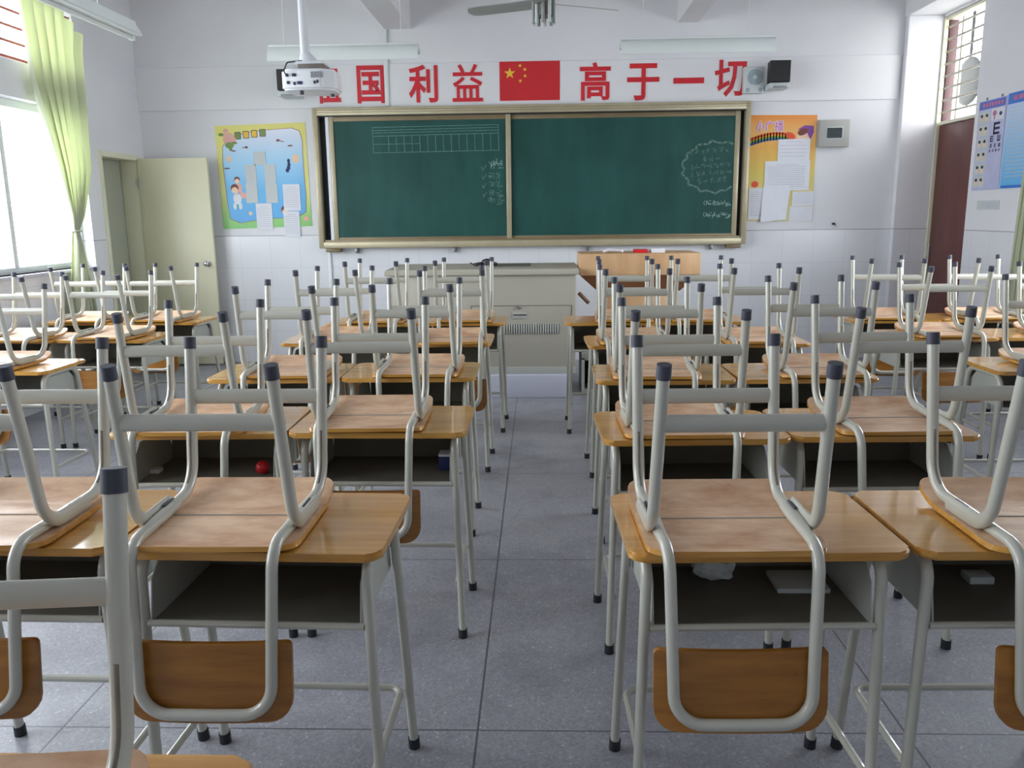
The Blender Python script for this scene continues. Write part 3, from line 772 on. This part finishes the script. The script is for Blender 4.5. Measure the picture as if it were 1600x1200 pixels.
t = thing('ceiling_projector', 'white projector hanging on a pole in front of the slogan', 'projector')
Y = 5.0
mb = MB(); mb.cyl((-1.328, 5.02, 2.37), (-1.328, 5.02, ZC), .025, seg=18); mb.obj('pole', M['projector'], t)
mb = MB(); mb.cyl((-1.31, 5.02, 2.315), (-1.328, 5.02, 2.375), .06, .03, 18); mb.box(-1.37, -1.21, 4.94, 5.09, 2.305, 2.325, .006); mb.obj('mount', M['projector'], t)
mb = MB(); mb.box(-1.35, -1.2, 4.93, 5.08, 2.276, 2.307, .004); mb.obj('mount_plate', M['fand'], t)
mb = MB(); mb.prism([(-1.445, 4.93), (-1.40, 4.9), (-1.21, 4.9), (-1.14, 4.96), (-1.15, 5.14), (-1.21, 5.19), (-1.40, 5.19), (-1.445, 5.16)], 2.165, 2.278, 'XY')
bmesh.ops.bevel(mb.bm, geom=mb.bm.edges[:], offset=.012, segments=3, affect='EDGES'); mb.obj('body', M['projector'], t)
mb = MB(); mb.box(-1.27, -1.21, 4.895, 4.9, 2.228, 2.26)
for k in range(4): mb.box(-1.268+k*.016, -1.26+k*.016, 4.893, 4.896, 2.23, 2.258)
mb.obj('vent', M['vent'], t, 0)
for xx, zz, w_, mm in ((-1.405, 2.243, .016, 'cap'), (-1.365, 2.243, .02, 'cap'), (-1.40, 2.203, .014, 'cap'), (-1.365, 2.198, .01, 'cap'), (-1.25, 2.203, .012, 'cap'), (-1.235, 2.208, .008, 'cap'), (-1.335, 2.201, .026, 'navy')):
    mb = MB(); mb.box(xx-w_/2, xx+w_/2, 4.893, 4.902, zz-.008, zz+.008, .001); mb.obj('socket', M[mm], t)
mb = MB(); mb.sweep(fillet([(-1.40, 4.893, 2.243), (-1.41, 4.85, 2.25), (-1.40, 4.9, 2.31), (-1.33, 4.99, 2.335)], .03), .004, .004, seg=6); mb.obj('cable', M['cap'], t)
mb = MB(); mb.cyl((-1.20, 5.19, 2.22), (-1.20, 5.21, 2.22), .03, seg=18); mb.obj('lens', M['black'], t)
mb = MB()
mb.cyl((-1.34, 4.95, 2.145), (-1.34, 4.95, 2.17), .012, seg=10); mb.cyl((-1.2, 5.1, 2.15), (-1.2, 5.1, 2.17), .012, seg=10); mb.obj('foot', M['cap'], t)

t = thing('ceiling_fan', 'grey ceiling fan cut off by the top edge above the blackboard', 'fan')
fx, fy = .035, 5.0
mb = MB(); mb.cyl((fx, fy, 2.7), (fx, fy, ZC), .014); mb.obj('rod', M['fan'], t)
mb = MB(); mb.cyl((fx, fy, 2.545), (fx, fy, 2.72), .055, .06, 24); mb.obj('motor', M['fand'], t)
for k in range(10):
    a = 2*PI*k/10+.2; mb = MB(); mb.cyl((fx+.06*math.cos(a), fy+.06*math.sin(a), 2.505), (fx+.058*math.cos(a), fy+.058*math.sin(a), 2.70), .0095, seg=8); mb.obj('cooling_rib', M['fan'] if k % 2 else M['spk'], t)
for a0, L in ((25, .42), (158, .42), (270, .42)):
    a = R(a0); mb = MB(); n_ = 8; 
    def fn(u, tt, top, a=a):
        px, py = math.cos(a)*tt-math.sin(a)*u, math.sin(a)*tt+math.cos(a)*u
        return (fx+px, fy+py, 2.612+u*.25-.06*(tt/.5)**2*0+top*.004)
    mb.plate(.05, .05, .05+L, 0, .04, .004, fn, 4, 8); mb.obj('blade', M['fan'], t)

# ------------------------------------------------------------------ teacher's console and lectern
mb = MB(); mb.box(-1.45, .238, 6.65, 7.75, 0, .187, .006); tag(mb.obj('plinth', M['plinth']), 'pale low plinth step carrying the grey teaching console', 'plinth')
t = thing('teaching_console', 'wide grey steel teaching console standing on the plinth', 'console')
mb = MB(); mb.box(-1.2, .292, 6.72, 7.42, .187, .988, .006); mb.obj('cabinet', M['console'], t)
mb = MB(); mb.box(-1.202, .294, 6.716, 7.42, .187, .245, .003); mb.obj('skirting', M['sheet'], t)
mb = MB(); mb.prism([(6.69, .988), (6.69, 1.01), (6.72, 1.035), (7.45, 1.042), (7.45, .988)], -1.235, .318, 'YZ')
bmesh.ops.bevel(mb.bm, geom=mb.bm.edges[:], offset=.006, segments=2, affect='EDGES'); mb.obj('top', M['console'], t)
mb = MB()
for a, b, c, d in ((-.55, .262, .742, .746), (-.55, -.546, .25, .746), (.258, .262, .25, .746)): mb.box(a, b, 6.7175, 6.722, c, d)
mb.obj('door_gap', M['console_dark'], t, 0)
mb = MB(); mb.box(-.215, -.1, 6.713, 6.721, .64, .69, .002); h = mb.obj('handle_plate', M['sheet'], t)
mb = MB(); mb.box(-.21, -.105, 6.711, 6.714, .665, .674); mb.obj('handle_slot', M['cap_dark'], h, 0)
mb = MB(); mb.cyl((-.172, 6.72, .728), (-.172, 6.705, .728), .012); mb.cyl((-.148, 6.72, .725), (-.148, 6.71, .725), .006); mb.obj('lock', M['chrome'], t)
mb = MB()
for k in range(24):
    xx = -.30+k*.0195; mb.sweep([(xx, 6.716, .517), (xx, 6.712, .53), (xx, 6.712, .58), (xx, 6.716, .593)], .0065, .006, seg=8)
mb.obj('vent_louvres', M['sheet'], t)
for k in range(24):
    pass
mb = MB()
for k in range(25): xx = -.30+(k-.5)*.0195; mb.box(xx-.003, xx+.003, 6.7175, 6.7205, .515, .595)
mb.obj('vent_slots', M['console_dark'], t, 0)
mb = MB()
for k in range(3): xx = -.92+k*.02; mb.box(xx-.003, xx+.003, 6.7175, 6.7205, .515, .595)
mb.obj('vent_slots', M['console_dark'], t, 0)
mb = MB(); mb.box(-.48, -.07, 7.02, 7.38, 1.038, 1.0445, .002); mb.obj('monitor_recess', M['console_dark'], t)
t = thing('microphone', 'black gooseneck microphone bundle lying on the grey console', 'microphone')
mb = MB(); mb.sweep(fillet([(-.53, 6.95, 1.06), (-.48, 7.0, 1.066), (-.40, 7.0, 1.07), (-.36, 7.05, 1.06)], .03), .018, .014, seg=10); mb.obj('neck', M['black'], t)
mb = MB(); mb.ball((-.43, 7.0, 1.078), .05, .04, .03); mb.obj('head', M['black'], t)
mb = MB(); mb.sweep(fillet([(-.57, 6.97, 1.075), (-.54, 6.97, 1.06), (-.48, 7.0, 1.06)], .02), .005, .005, seg=6); mb.obj('cable', M['black'], t)

t = thing('lectern', 'light wood lectern with slanted brown underside right of the grey console', 'lectern')
ly = 6.8
mb = MB(); mb.box(.325, 1.292, ly, ly+.5, .972, 1.145, .006); mb.obj('top_box', M['plywood'], t)
mb = MB()
A_ = [(.33, ly+.01, .972), (1.287, ly+.01, .972), (1.287, ly+.49, .972), (.33, ly+.49, .972)]; B_ = [(.48, ly+.12, .835), (1.15, ly+.12, .835), (1.15, ly+.4, .835), (.48, ly+.4, .835)]
va = [mb.bm.verts.new(p) for p in A_]; vb = [mb.bm.verts.new(p) for p in B_]
mb.bm.faces.new(va); mb.bm.faces.new(vb[::-1])
for i in range(4): mb.bm.faces.new((va[i], vb[i], vb[(i+1) % 4], va[(i+1) % 4]))
mb.obj('slanted_skirt', M['brown'], t)
mb = MB(); mb.box(.49, 1.14, ly+.12, ly+.4, .3, .84, .004); mb.obj('pedestal', M['plywood'], t)
mb = MB(); mb.sweep([(.325, ly+.15, .822), (.41, ly+.15, .735)], .012, .016, (0, 1, 0), seg=4); mb.obj('side_brace', M['brown'], t)
mb = MB(); mb.box(.345, 1.26, ly+.0, ly+.46, .28, .345, .004); mb.box(.345, 1.26, ly, ly+.46, .0, .035, .004); mb.box(.345, .37, ly, ly+.46, .03, .3); mb.box(1.235, 1.26, ly, ly+.46, .03, .3); mb.obj('base', M['sheet'], t)
mb = MB(); mb.box(.37, 1.235, ly+.3, ly+.31, .035, .28); mb.obj('base_back', M['darkin'], t, 0)
mb = MB(); mb.box(.42, .6, ly+.03, ly+.25, .0362, .12, .004); tag(mb.obj('wooden_block', M['brown']), 'brown wooden block inside the dark base of the lectern', 'block')
mb = MB(); mb.box(.91, 1.02, ly+.1, ly+.25, 1.145, 1.178, .003); tag(mb.obj('chalk_box', M['paper']), 'small white box on the lectern top', 'box')
mb = MB(); mb.box(.775, .885, ly+.1, ly+.22, 1.145, 1.172, .004); tag(mb.obj('red_packet', M['redball']), 'small red packet on the lectern top beside the white box', 'packet')
mb = MB(); mb.sweep([(.52, ly+.12, 1.158), (.56, ly+.12, 1.17), (.62, ly+.14, 1.165), (.68, ly+.12, 1.16)], .03, .012, (0, 1, 0), seg=8); tag(mb.obj('paper_bundle', M['paper']), 'crumpled whitish bundle on the left of the lectern top', 'paper')

# ------------------------------------------------------------------ curtains
def curtain(name, label, x, rows, folds, amp, seed, side=1):
    """rows: (z, y_near, y_far) from top to bottom"""
    mb = MB(); n = 90; G = []
    r = random.Random(seed); ph = [r.random()*6 for _ in range(4)]
    zs = []
    for (a, b) in zip(rows[:-1], rows[1:]):
        for k in range(7):
            f = k/7; zs.append([a[i]+(b[i]-a[i])*f for i in range(len(a))])
    zs.append(list(rows[-1]))
    for row in zs:
        z, ya, yb_ = row[:3]; sag = row[3] if len(row) > 3 else 0
        w = abs(yb_-ya); am = min(amp, w*.45/folds*3.0) 
        g = []
        for i in range(n+1):
            u = i/n
            dx = am*(math.sin(u*folds*2*PI+ph[0])+.35*math.sin(u*folds*3.7*PI+ph[1]+z*2))
            g.append(mb.bm.verts.new((x+side*dx, ya+(yb_-ya)*u+.01*math.sin(u*folds*4*PI+ph[2]), z-sag*u**2.2)))
        G.append(g)
    for a, b in zip(G[:-1], G[1:]):
        for i in range(n): mb.bm.faces.new((a[i], a[i+1], b[i+1], b[i]))
    return mb.obj(name, M['curtain'], smooth=80)
c = thing('curtain', 'lime green curtain gathered and tied at the left window', 'curtain')
o = curtain('cloth', '', XL+.09, [(3.2, 6.42, 7.3, .24), (2.95, 6.45, 7.25, .14), (2.5, 6.50, 7.21, .03), (2.15, 6.61, 7.18, 0), (1.87, 6.71, 7.16, 0), (1.6, 6.8, 7.04, 0), (1.37, 6.87, 6.925, 0)], 6, .034, 3); o.parent = c
o = curtain('tail', '', XL+.09, [(1.37, 6.865, 6.93), (1.2, 6.83, 6.97), (.9, 6.76, 7.05), (.5, 6.74, 7.1), (.25, 6.74, 7.12)], 5, .03, 5); o.parent = c
mb = MB(); pts = [(XL+.09+.035*math.cos(a), 6.9+.045*math.sin(a), 1.37) for a in [2*PI*k/16 for k in range(16)]]; mb.sweep(pts, .008, .012, (0, 0, 1), seg=8, closed=True); mb.obj('tie', M['curtain'], c)
mb = MB(); mb.cyl((XL+.09, 4.3, 3.22), (XL+.09, 7.4, 3.22), .012, seg=10); mb.obj('rod', M['alw'], c)
c = thing('curtain', 'pale green curtain at the right edge beyond the blue chart', 'curtain')
o = curtain('cloth', '', XR-.06, [(2.85, 6.4, 6.56), (1.8, 6.4, 6.66), (1.1, 6.4, 6.71), (.5, 6.4, 6.75)], 4, .022, 9, -1); o.parent = c

# grey round thing outside, seen through the transom
t = thing('outdoor_lamp', 'grey round shade seen outside through the barred transom', 'lamp')
mb = MB(); mb.ball((4.5, 9.37, 2.77), .05, .27, .245, 3); mb.obj('shade', M['shade'], t)
mb = MB(); mb.cyl((4.5, 9.37, 2.95), (4.5, 9.37, 3.622), .015); mb.obj('stem', M['shade'], t)

# ------------------------------------------------------------------ desks
def make_desk():
    t = thing('school_desk', '-', 'desk', group='classroom desks')
    mb = MB(); mb.prism(rrect(-.3, .3, -.2, .2, .032, 6), .741, .76, 'XY')
    bmesh.ops.bevel(mb.bm, geom=[e for e in mb.bm.edges if abs(e.verts[0].co.z-e.verts[1].co.z) < 1e-5], offset=.005, segments=2, affect='EDGES')
    mb.obj('tabletop', M['desk'], t)
    def near(s): return [(s*.268, -.150, .028), (s*.262, -.148, .40), (s*.256, -.146, .62), (s*.254, -.142, .725)]
    for s in (-1, 1):
        # near leg with curved shoulder, far leg splayed; together one arch
        p = fillet([(s*.27, -.150, .026), (s*.256, -.147, .726), (s*.256, 0, .726)], .06)
        mb = MB(); mb.sweep(p, .0125, .0145, (1, 0, 0), 12); lg = mb.obj('leg', M['frame'], t)
        mb = MB(); mb.cyl((s*.2703, -.150, 0), (s*.2698, -.150, .032), .0165, .016, 14); mb.obj('foot_cap', M['cap_dark'], lg)
        p = fillet([(s*.272, .232, .026), (s*.256, .147, .726), (s*.256, 0, .726)], .06)
        mb = MB(); mb.sweep(p, .0125, .0145, (1, 0, 0), 12); lg = mb.obj('leg', M['frame'], t)
        mb = MB(); mb.cyl((s*.2724, .234, 0), (s*.2716, .231, .032), .0165, .016, 14); mb.obj('foot_cap', M['cap_dark'], lg)
        mb = MB()
        pts = [(-.155, .57), (.175, .57), (.155, .66), (.105, .705), (-.09, .705), (-.135, .665)]
        mb.prism(pts, s*.2385, s*.2415, 'YZ'); mb.obj('side_panel', M['sheet'], t, 0)
    mb = MB(); mb.box(-.238, .238, -.15, .165, .568, .572); mb.box(-.238, .238, .163, .166, .568, .738); mb.obj('book_shelf', M['shelf'], t, 0)
    mb = MB(); mb.sweep([(-.248, -.152, .568), (.248, -.152, .568)], .0085, .0085, (0, 1, 0), 10); mb.obj('shelf_lip', M['frame'], t)
    p = fillet([(-.254, -.142, .2), (-.250, .205, .2), (.250, .205, .2), (.254, -.142, .2)], .035)
    mb = MB(); mb.sweep(p, .0095, .0095, (0, 0, 1), 10); mb.obj('footrest', M['frame'], t)
    return t

# ------------------------------------------------------------------ chairs (turned upside down: z=0 is the desk surface under the seat)
def make_chair():
    t = thing('school_chair', '-', 'chair', group='upturned classroom chairs')
    def seatz(u, tt): 
        z = .0155+.004*(1-(u/.19)**2)*0
        if tt > .06: z += .034*((tt-.06)/.12)**2
        if tt < -.15: z += .006*((-.15-tt)/.07)**2
        return z
    mb = MB(); mb.plate(.192, -.212, .178, .055, .03, .012, lambda u, tt, top: (u, tt, seatz(u, tt)-.0125*(1-top)), 16, 20, .008)
    mb.obj('seat', [M['ply'], M['desk']], t, 40)
    se = t.children[0].data
    for p in se.polygons:
        if p.normal.z < .35: p.material_index = 1
    full = {}
    for s in (-1, 1):
        p = fillet([(s*.168, .203, .405), (s*.166, .142, .034), (s*.153, -.231, .026), (s*.1415, -.276, -.337), (0, -.278, -.337)], [.085, .06, .065], 8)
        full[s] = p
    # split: front leg = up to the rail start
    for s in (-1, 1):
        p = full[s]; leg = p[:10]+[p[9].lerp(p[10], .25)]
        nb = len(leg)
        def mod(i, nb=nb):
            f = 1 if 1 < i < nb-2 else 0
            return (1, 1, -.55 if s < 9 and 1 < i < nb-3 else 0)
        # extra points down the straight shaft
        shaft = [leg[0].lerp(leg[1], k/8) for k in range(8)]
        pts = shaft+leg[1:]
        def mod2(i):
            if 5 <= i <= 8: return (1, 1, 0)
            if 8 < i < 14: return (1, 1, 0)
            if i == 14: return (1, 1, 0)
            return (1, 1, 0)
        mb = MB(); mb.sweep(pts, .0135, .0135, (1, 0, 0), 16, mod=mod2); lg = mb.obj('leg', M['frame'], t, 50)
        gp = [q+Vector((0, -1, .0)).lerp(Vector((0, -.25, 1)), max(0, min(1, (i_-8)/7.0))).normalized()*.0112 for i_, q in enumerate(pts)][6:14]
        mb = MB(); mb.sweep(gp, .0042, .0042, (1, 0, 0), 8); mb.obj('groove', M['groove'], lg, 50)
        d = (pts[1]-pts[0]).normalized()
        mb = MB(); mb.cyl(pts[0]+d*.024, pts[0]-d*.006, .0158, .0152, 18); mb.obj('foot_cap', M['cap'], lg)
        q = fillet([(s*.169, -.204, .405), (s*.176, -.142, .035), (s*.1795, .03, .034)], [.075], 9)
        q = [q[0].lerp(q[1], k/7) for k in range(7)]+q[1:]
        nq = len(q)
        def mod3(i):
            f = max(0, min(1, (i-9)/6)); return (1-.42*f, 1+.35*f, 0)
        mb = MB(); mb.sweep(q, .0135, .0135, (1, 0, 0), 16, mod=mod3); lg = mb.obj('leg', M['frame'], t, 50)
        d = (q[1]-q[0]).normalized()
        mb = MB(); mb.cyl(q[0]+d*.024, q[0]-d*.006, .0158, .0152, 18); mb.obj('foot_cap', M['cap'], lg)
        mb = MB(); mb.box(s*.166-.003, s*.166+.003, -.03, .025, .036, .0465, .001); mb.obj('slot', M['cap'], t)
    a = full[-1][9:]; b = full[1][9:]
    rl = [a[0].lerp(a[1], .2+.8*k/6) for k in range(6)]; rr_ = [b[0].lerp(b[1], .2+.8*k/6) for k in range(6)]
    path = rl+a[1:-1]+[a[-1]]+b[-2:0:-1]+rr_[::-1]
    # resample rails a little for smooth profile
    def mod4(i):
        n_ = len(path); j = min(i, n_-1-i)
        f = max(0, min(1, (5-j)/3)); return (.95+.3*f, .95+.0*f, 0)
    mb = MB(); mb.sweep(path, .0135, .0135, (1, 0, 0), 16, mod=mod4); mb.obj('back_frame', M['frame'], t, 50)
    def bar(y_, z_, w):
        mb = MB(); mb.sweep([(-w, y_, z_), (w, y_, z_)], .0085, .019, (0, 1, 0), 16); mb.obj('crossbar', M['frame'], t, 50)
    bar(-.186, .285, .165); bar(.180, .262, .16)
    mb = MB(); mb.cyl((-.152, -.012, .0165), (.152, -.012, .0165), .0016, seg=8); mb.obj('seat_rod', M['rod'], t)
    # backrest plate on the sitter's side of the tube
    def bf(u, tt, top):
        f = (tt-.185)/.18
        yc = -.2475-.014*f*1.0+.018*(u/.18)**2*-1*0
        return (u, -.237-.022*f-.012*(u/.18)**2*-1-.0115*(1-top), -tt)
    mb = MB(); mb.plate(.182, .187, .362, .012, .05, .0115, bf, 16, 14); mb.obj('backrest', M['back'], t, 40)
    return t

desk0 = make_desk(); chair0 = make_chair(); used = {'d': False, 'c': False}
def place(kind, x, y, z, rz, label, sz=1):
    src = desk0 if kind == 'd' else chair0
    o = copy_tree(src) if used[kind] else src; used[kind] = True
    o.location = (x, y, z); o.rotation_euler = (0, 0, rz); o.scale = (1, 1, sz); o['label'] = label
    return o
# block, desk centre x, near edge y, desk rot, desk height, chair x, chair rot, where
ROWN = {0: 'cropped foreground row', 1: 'nearest full row', 2: 'second full row', 3: 'third row', 4: 'fourth row', 5: 'farthest row'}
rows = [   # block, row, desk x, desk near edge, desk turn, desk height, chair x, chair y, chair turn
 ('Ra', 1, .483, 1.675, .03, .76, .412, 1.853, .02), ('Rb', 1, 1.099, 1.69, .02, .76, 1.132, 1.865, .0),
 ('Ra', 2, .497, 2.582, .03, .76, .462, 2.777, .01), ('Rb', 2, 1.107, 2.615, .01, .76, 1.152, 2.81, .03),
 ('Ra', 3, .545, 3.54, .0, .76, .513, 3.737, -.03), ('Rb', 3, 1.157, 3.555, .02, .76, 1.233, 3.752, 0),
 ('Ra', 4, .563, 4.514, .02, .76, .522, 4.708, .01), ('Rb', 4, 1.174, 4.53, .01, .76, 1.206, 4.70, -.02),
 ('Ra', 5, .47, 5.48, .0, .76, .567, 5.668, -.05), ('Rb', 5, 1.073, 5.478, .0, .76, 1.067, 5.64, -.05),
 ('Lb', 0, -.678, .592, .0, .76, -.664, .741, .1),
 ('Lb', 1, -.637, 1.675, -.03, .76, -.718, 1.874, 0), ('La', 1, -1.247, 1.703, -.02, .76, -1.28, 1.878, .01),
 ('Lb', 2, -.545, 2.68, -.01, .76, -.585, 2.874, .02), ('La', 2, -1.155, 2.672, .02, .76, -1.184, 2.831, .03),
 ('Lb', 3, -.588, 3.628, .0, .76, -.552, 3.818, -.01), ('La', 3, -1.192, 3.618, .0, .76, -1.144, 3.804, -.03),
 ('Lb', 4, -.572, 4.622, -.01, .76, -.492, 4.762, .07), ('La', 4, -1.178, 4.67, .0, .76, -1.181, 4.86, -.04),
 ('Lb', 5, -.52, 5.52, -.02, .76, -.505, 5.71, -.03), ('La', 5, -1.128, 5.505, .0, .76, -1.096, 5.695, -.03),
 ('Wb', 3, -2.79, 4.08, -.03, .715, -2.853, 4.275, -.03),
 ('Wb', 4, -2.765, 5.15, -.06, .715, -2.76, 5.34, -.06), ('Wa', 4, -3.375, 5.16, -.05, .715, -3.31, 5.25, -.06),
 ('Wb', 5, -2.80, 6.03, -.06, .715, -2.81, 6.225, -.07), ('Wa', 5, -3.41, 6.05, -.05, .715, -3.37, 6.22, -.05),
 ('Da', 3, 2.39, 3.82, .0, .737, 2.46, 4.015, .0),
 ('Da', 4, 2.345, 4.84, -.0, .737, 2.37, 5.03, .02), ('Db', 4, 2.953, 4.85, .0, .737, 3.08, 5.02, .0),
 ('Da', 5, 2.40, 5.66, .0, .737, 2.375, 5.85, -.05), ('Db', 5, 3.007, 5.65, .0, .737, 3.04, 5.82, .0),
]
WH = {'Ra': 'on the aisle side right of the aisle', 'Rb': 'on the outer side right of the aisle',
      'Lb': 'on the aisle side left of the aisle', 'La': 'on the outer side left of the aisle',
      'Wb': 'on the inner side of the window block at left', 'Wa': 'on the window side of the window block at left',
      'Da': 'on the inner side of the door block at right', 'Db': 'on the wall side of the door block at right'}
for blk, rw, dx, dy, dr, h, cx, cy, cr in rows:
    where = ROWN[rw]+', '+WH[blk]
    place('d', dx, dy+.2, 0, dr, 'varnished wood desk, '+where, h/.76)
    place('c', cx, cy, h+.0008, cr, 'upside-down grey tube chair, '+where)

# ------------------------------------------------------------------ things left in the desks
def crumple(name, label, c, s_, mat, cat, seed):
    t = bmesh.new(); bmesh.ops.create_icosphere(t, subdivisions=3, radius=1); r = random.Random(seed)
    dirs = [Vector((r.uniform(-1, 1), r.uniform(-1, 1), r.uniform(-1, 1))).normalized()*r.uniform(4, 9) for _ in range(6)]
    for v in t.verts:
        k = .8+sum(.11*abs(math.sin(v.co.dot(d)+i)) for i, d in enumerate(dirs))-.3+r.uniform(-.07, .07); v.co = Vector((v.co.x*s_[0], v.co.y*s_[1], v.co.z*s_[2]))*k
    lo = min(v.co.z for v in t.verts); c = (c[0], c[1], c[2]-lo)
    mb = MB(); mb.add(t, Matrix.Translation(c)); o = mb.obj(name, mat, smooth=0); tag(o, label, cat); return o
SH = .5722
crumple('crumpled_paper', 'crumpled whitish paper in the nearest desk right of the aisle', (.425, 1.955, SH+.001), (.055, .035, .034), M['paperg'], 'paper', 2)
mb = MB(); mb.box(.565, .69, 1.88, 1.99, SH, SH+.012, .002); tag(mb.obj('exercise_book', M['paperg']), 'thin exercise book in the nearest desk right of the aisle', 'book')
mb = MB(); mb.box(1.04, 1.10, 1.93, 1.98, SH, SH+.02, .004); tag(mb.obj('paper_slip', M['paperg']), 'small pale slip in the outer nearest desk right of the aisle', 'paper')
mb = MB(); mb.ball((-.985, 2.83, SH+.024), .024, sub=3); tag(mb.obj('red_ball', M['redball']), 'small red ball in the second-row desk left of the aisle', 'ball')
t = thing('ink_box', 'small dark blue box in the second-row aisle desk left', 'box')
mb = MB(); mb.box(-.36, -.315, 2.86, 2.92, SH, SH+.06, .003); mb.obj('carton', M['navy'], t)
mb = MB(); mb.box(-.362, -.313, 2.858, 2.922, SH+.052, SH+.061, .003); mb.obj('lid', M['paper'], t)
mb = MB(); mb.box(-1.395, -1.36, 2.83, 2.87, SH, SH+.016, .004); tag(mb.obj('eraser', M['paper']), 'small white eraser in the outer second-row desk left', 'eraser')

# ------------------------------------------------------------------ light
w = bpy.data.worlds.new('sky'); SC.world = w; w.use_nodes = True
nt = w.node_tree; nt.nodes.clear()
bg = nt.nodes.new('ShaderNodeBackground'); out = nt.nodes.new('ShaderNodeOutputWorld')
tc = nt.nodes.new('ShaderNodeTexCoord'); sp = nt.nodes.new('ShaderNodeSeparateXYZ'); rp = nt.nodes.new('ShaderNodeValToRGB')
nt.links.new(tc.outputs['Generated'], sp.inputs[0])
mr = nt.nodes.new('ShaderNodeMapRange'); mr.inputs[1].default_value = -1; mr.inputs[2].default_value = 1
nt.links.new(sp.outputs[2], mr.inputs[0]); nt.links.new(mr.outputs[0], rp.inputs[0])
e = rp.color_ramp.elements; e[0].position = .3; e[0].color = (.36, .38, .36, 1); e[1].position = .7; e[1].color = (.98, .985, 1.01, 1)
m_ = e.new(.5); m_.color = (.89, .9, .915, 1)
nt.links.new(rp.outputs[0], bg.inputs[0]); bg.inputs[1].default_value = 5.0
nt.links.new(bg.outputs[0], out.inputs[0])
def portal(x, y0, y1, z0, z1, rot):
    l = bpy.data.lights.new('window_portal', 'AREA'); l.shape = 'RECTANGLE'; l.size = z1-z0; l.size_y = y1-y0
    l.cycles.is_portal = True
    o = bpy.data.objects.new('window_portal', l); COL.objects.link(o)
    o.location = (x, (y0+y1)/2, (z0+z1)/2); o.rotation_euler = (0, rot, 0)
for h in LW: portal(XL-.24, *h, R(-90))
for h in RW: portal(XR+.24, *h, R(90))
portal(XR+.24, RD[0], RD[1], 2.26, 3.2, R(90))

# ------------------------------------------------------------------ camera
cam = bpy.data.cameras.new('camera'); co = bpy.data.objects.new('camera', cam); COL.objects.link(co); SC.camera = co
fpx = 1310.0; cam.sensor_width = 36; cam.lens = 36*fpx/1600; cam.clip_start = .02
p = math.atan(266/fpx); yaw = R(1.93); roll = -.012
fw = Vector((-math.sin(yaw)*math.cos(p), math.cos(yaw)*math.cos(p), -math.sin(p)))
r0 = Vector((math.cos(yaw), math.sin(yaw), 0)); u0 = r0.cross(fw)
r1 = r0*math.cos(roll)+u0*math.sin(roll); u1 = -r0*math.sin(roll)+u0*math.cos(roll)
mt = Matrix((r1, u1, -fw)).transposed().to_4x4(); mt.translation = (0, 0, 1.468)
co.matrix_world = mt

SC.view_settings.view_transform = 'Standard'; SC.view_settings.look = 'None'
SC.view_settings.gamma = 1; SC.view_settings.use_curve_mapping = False
SC.view_settings.exposure = 1.42
SC.cycles.use_denoising = True
SC.cycles.max_bounces = 10; SC.cycles.diffuse_bounces = 6; SC.cycles.transparent_max_bounces = 16
SC.cycles.caustics_reflective = False; SC.cycles.caustics_refractive = False
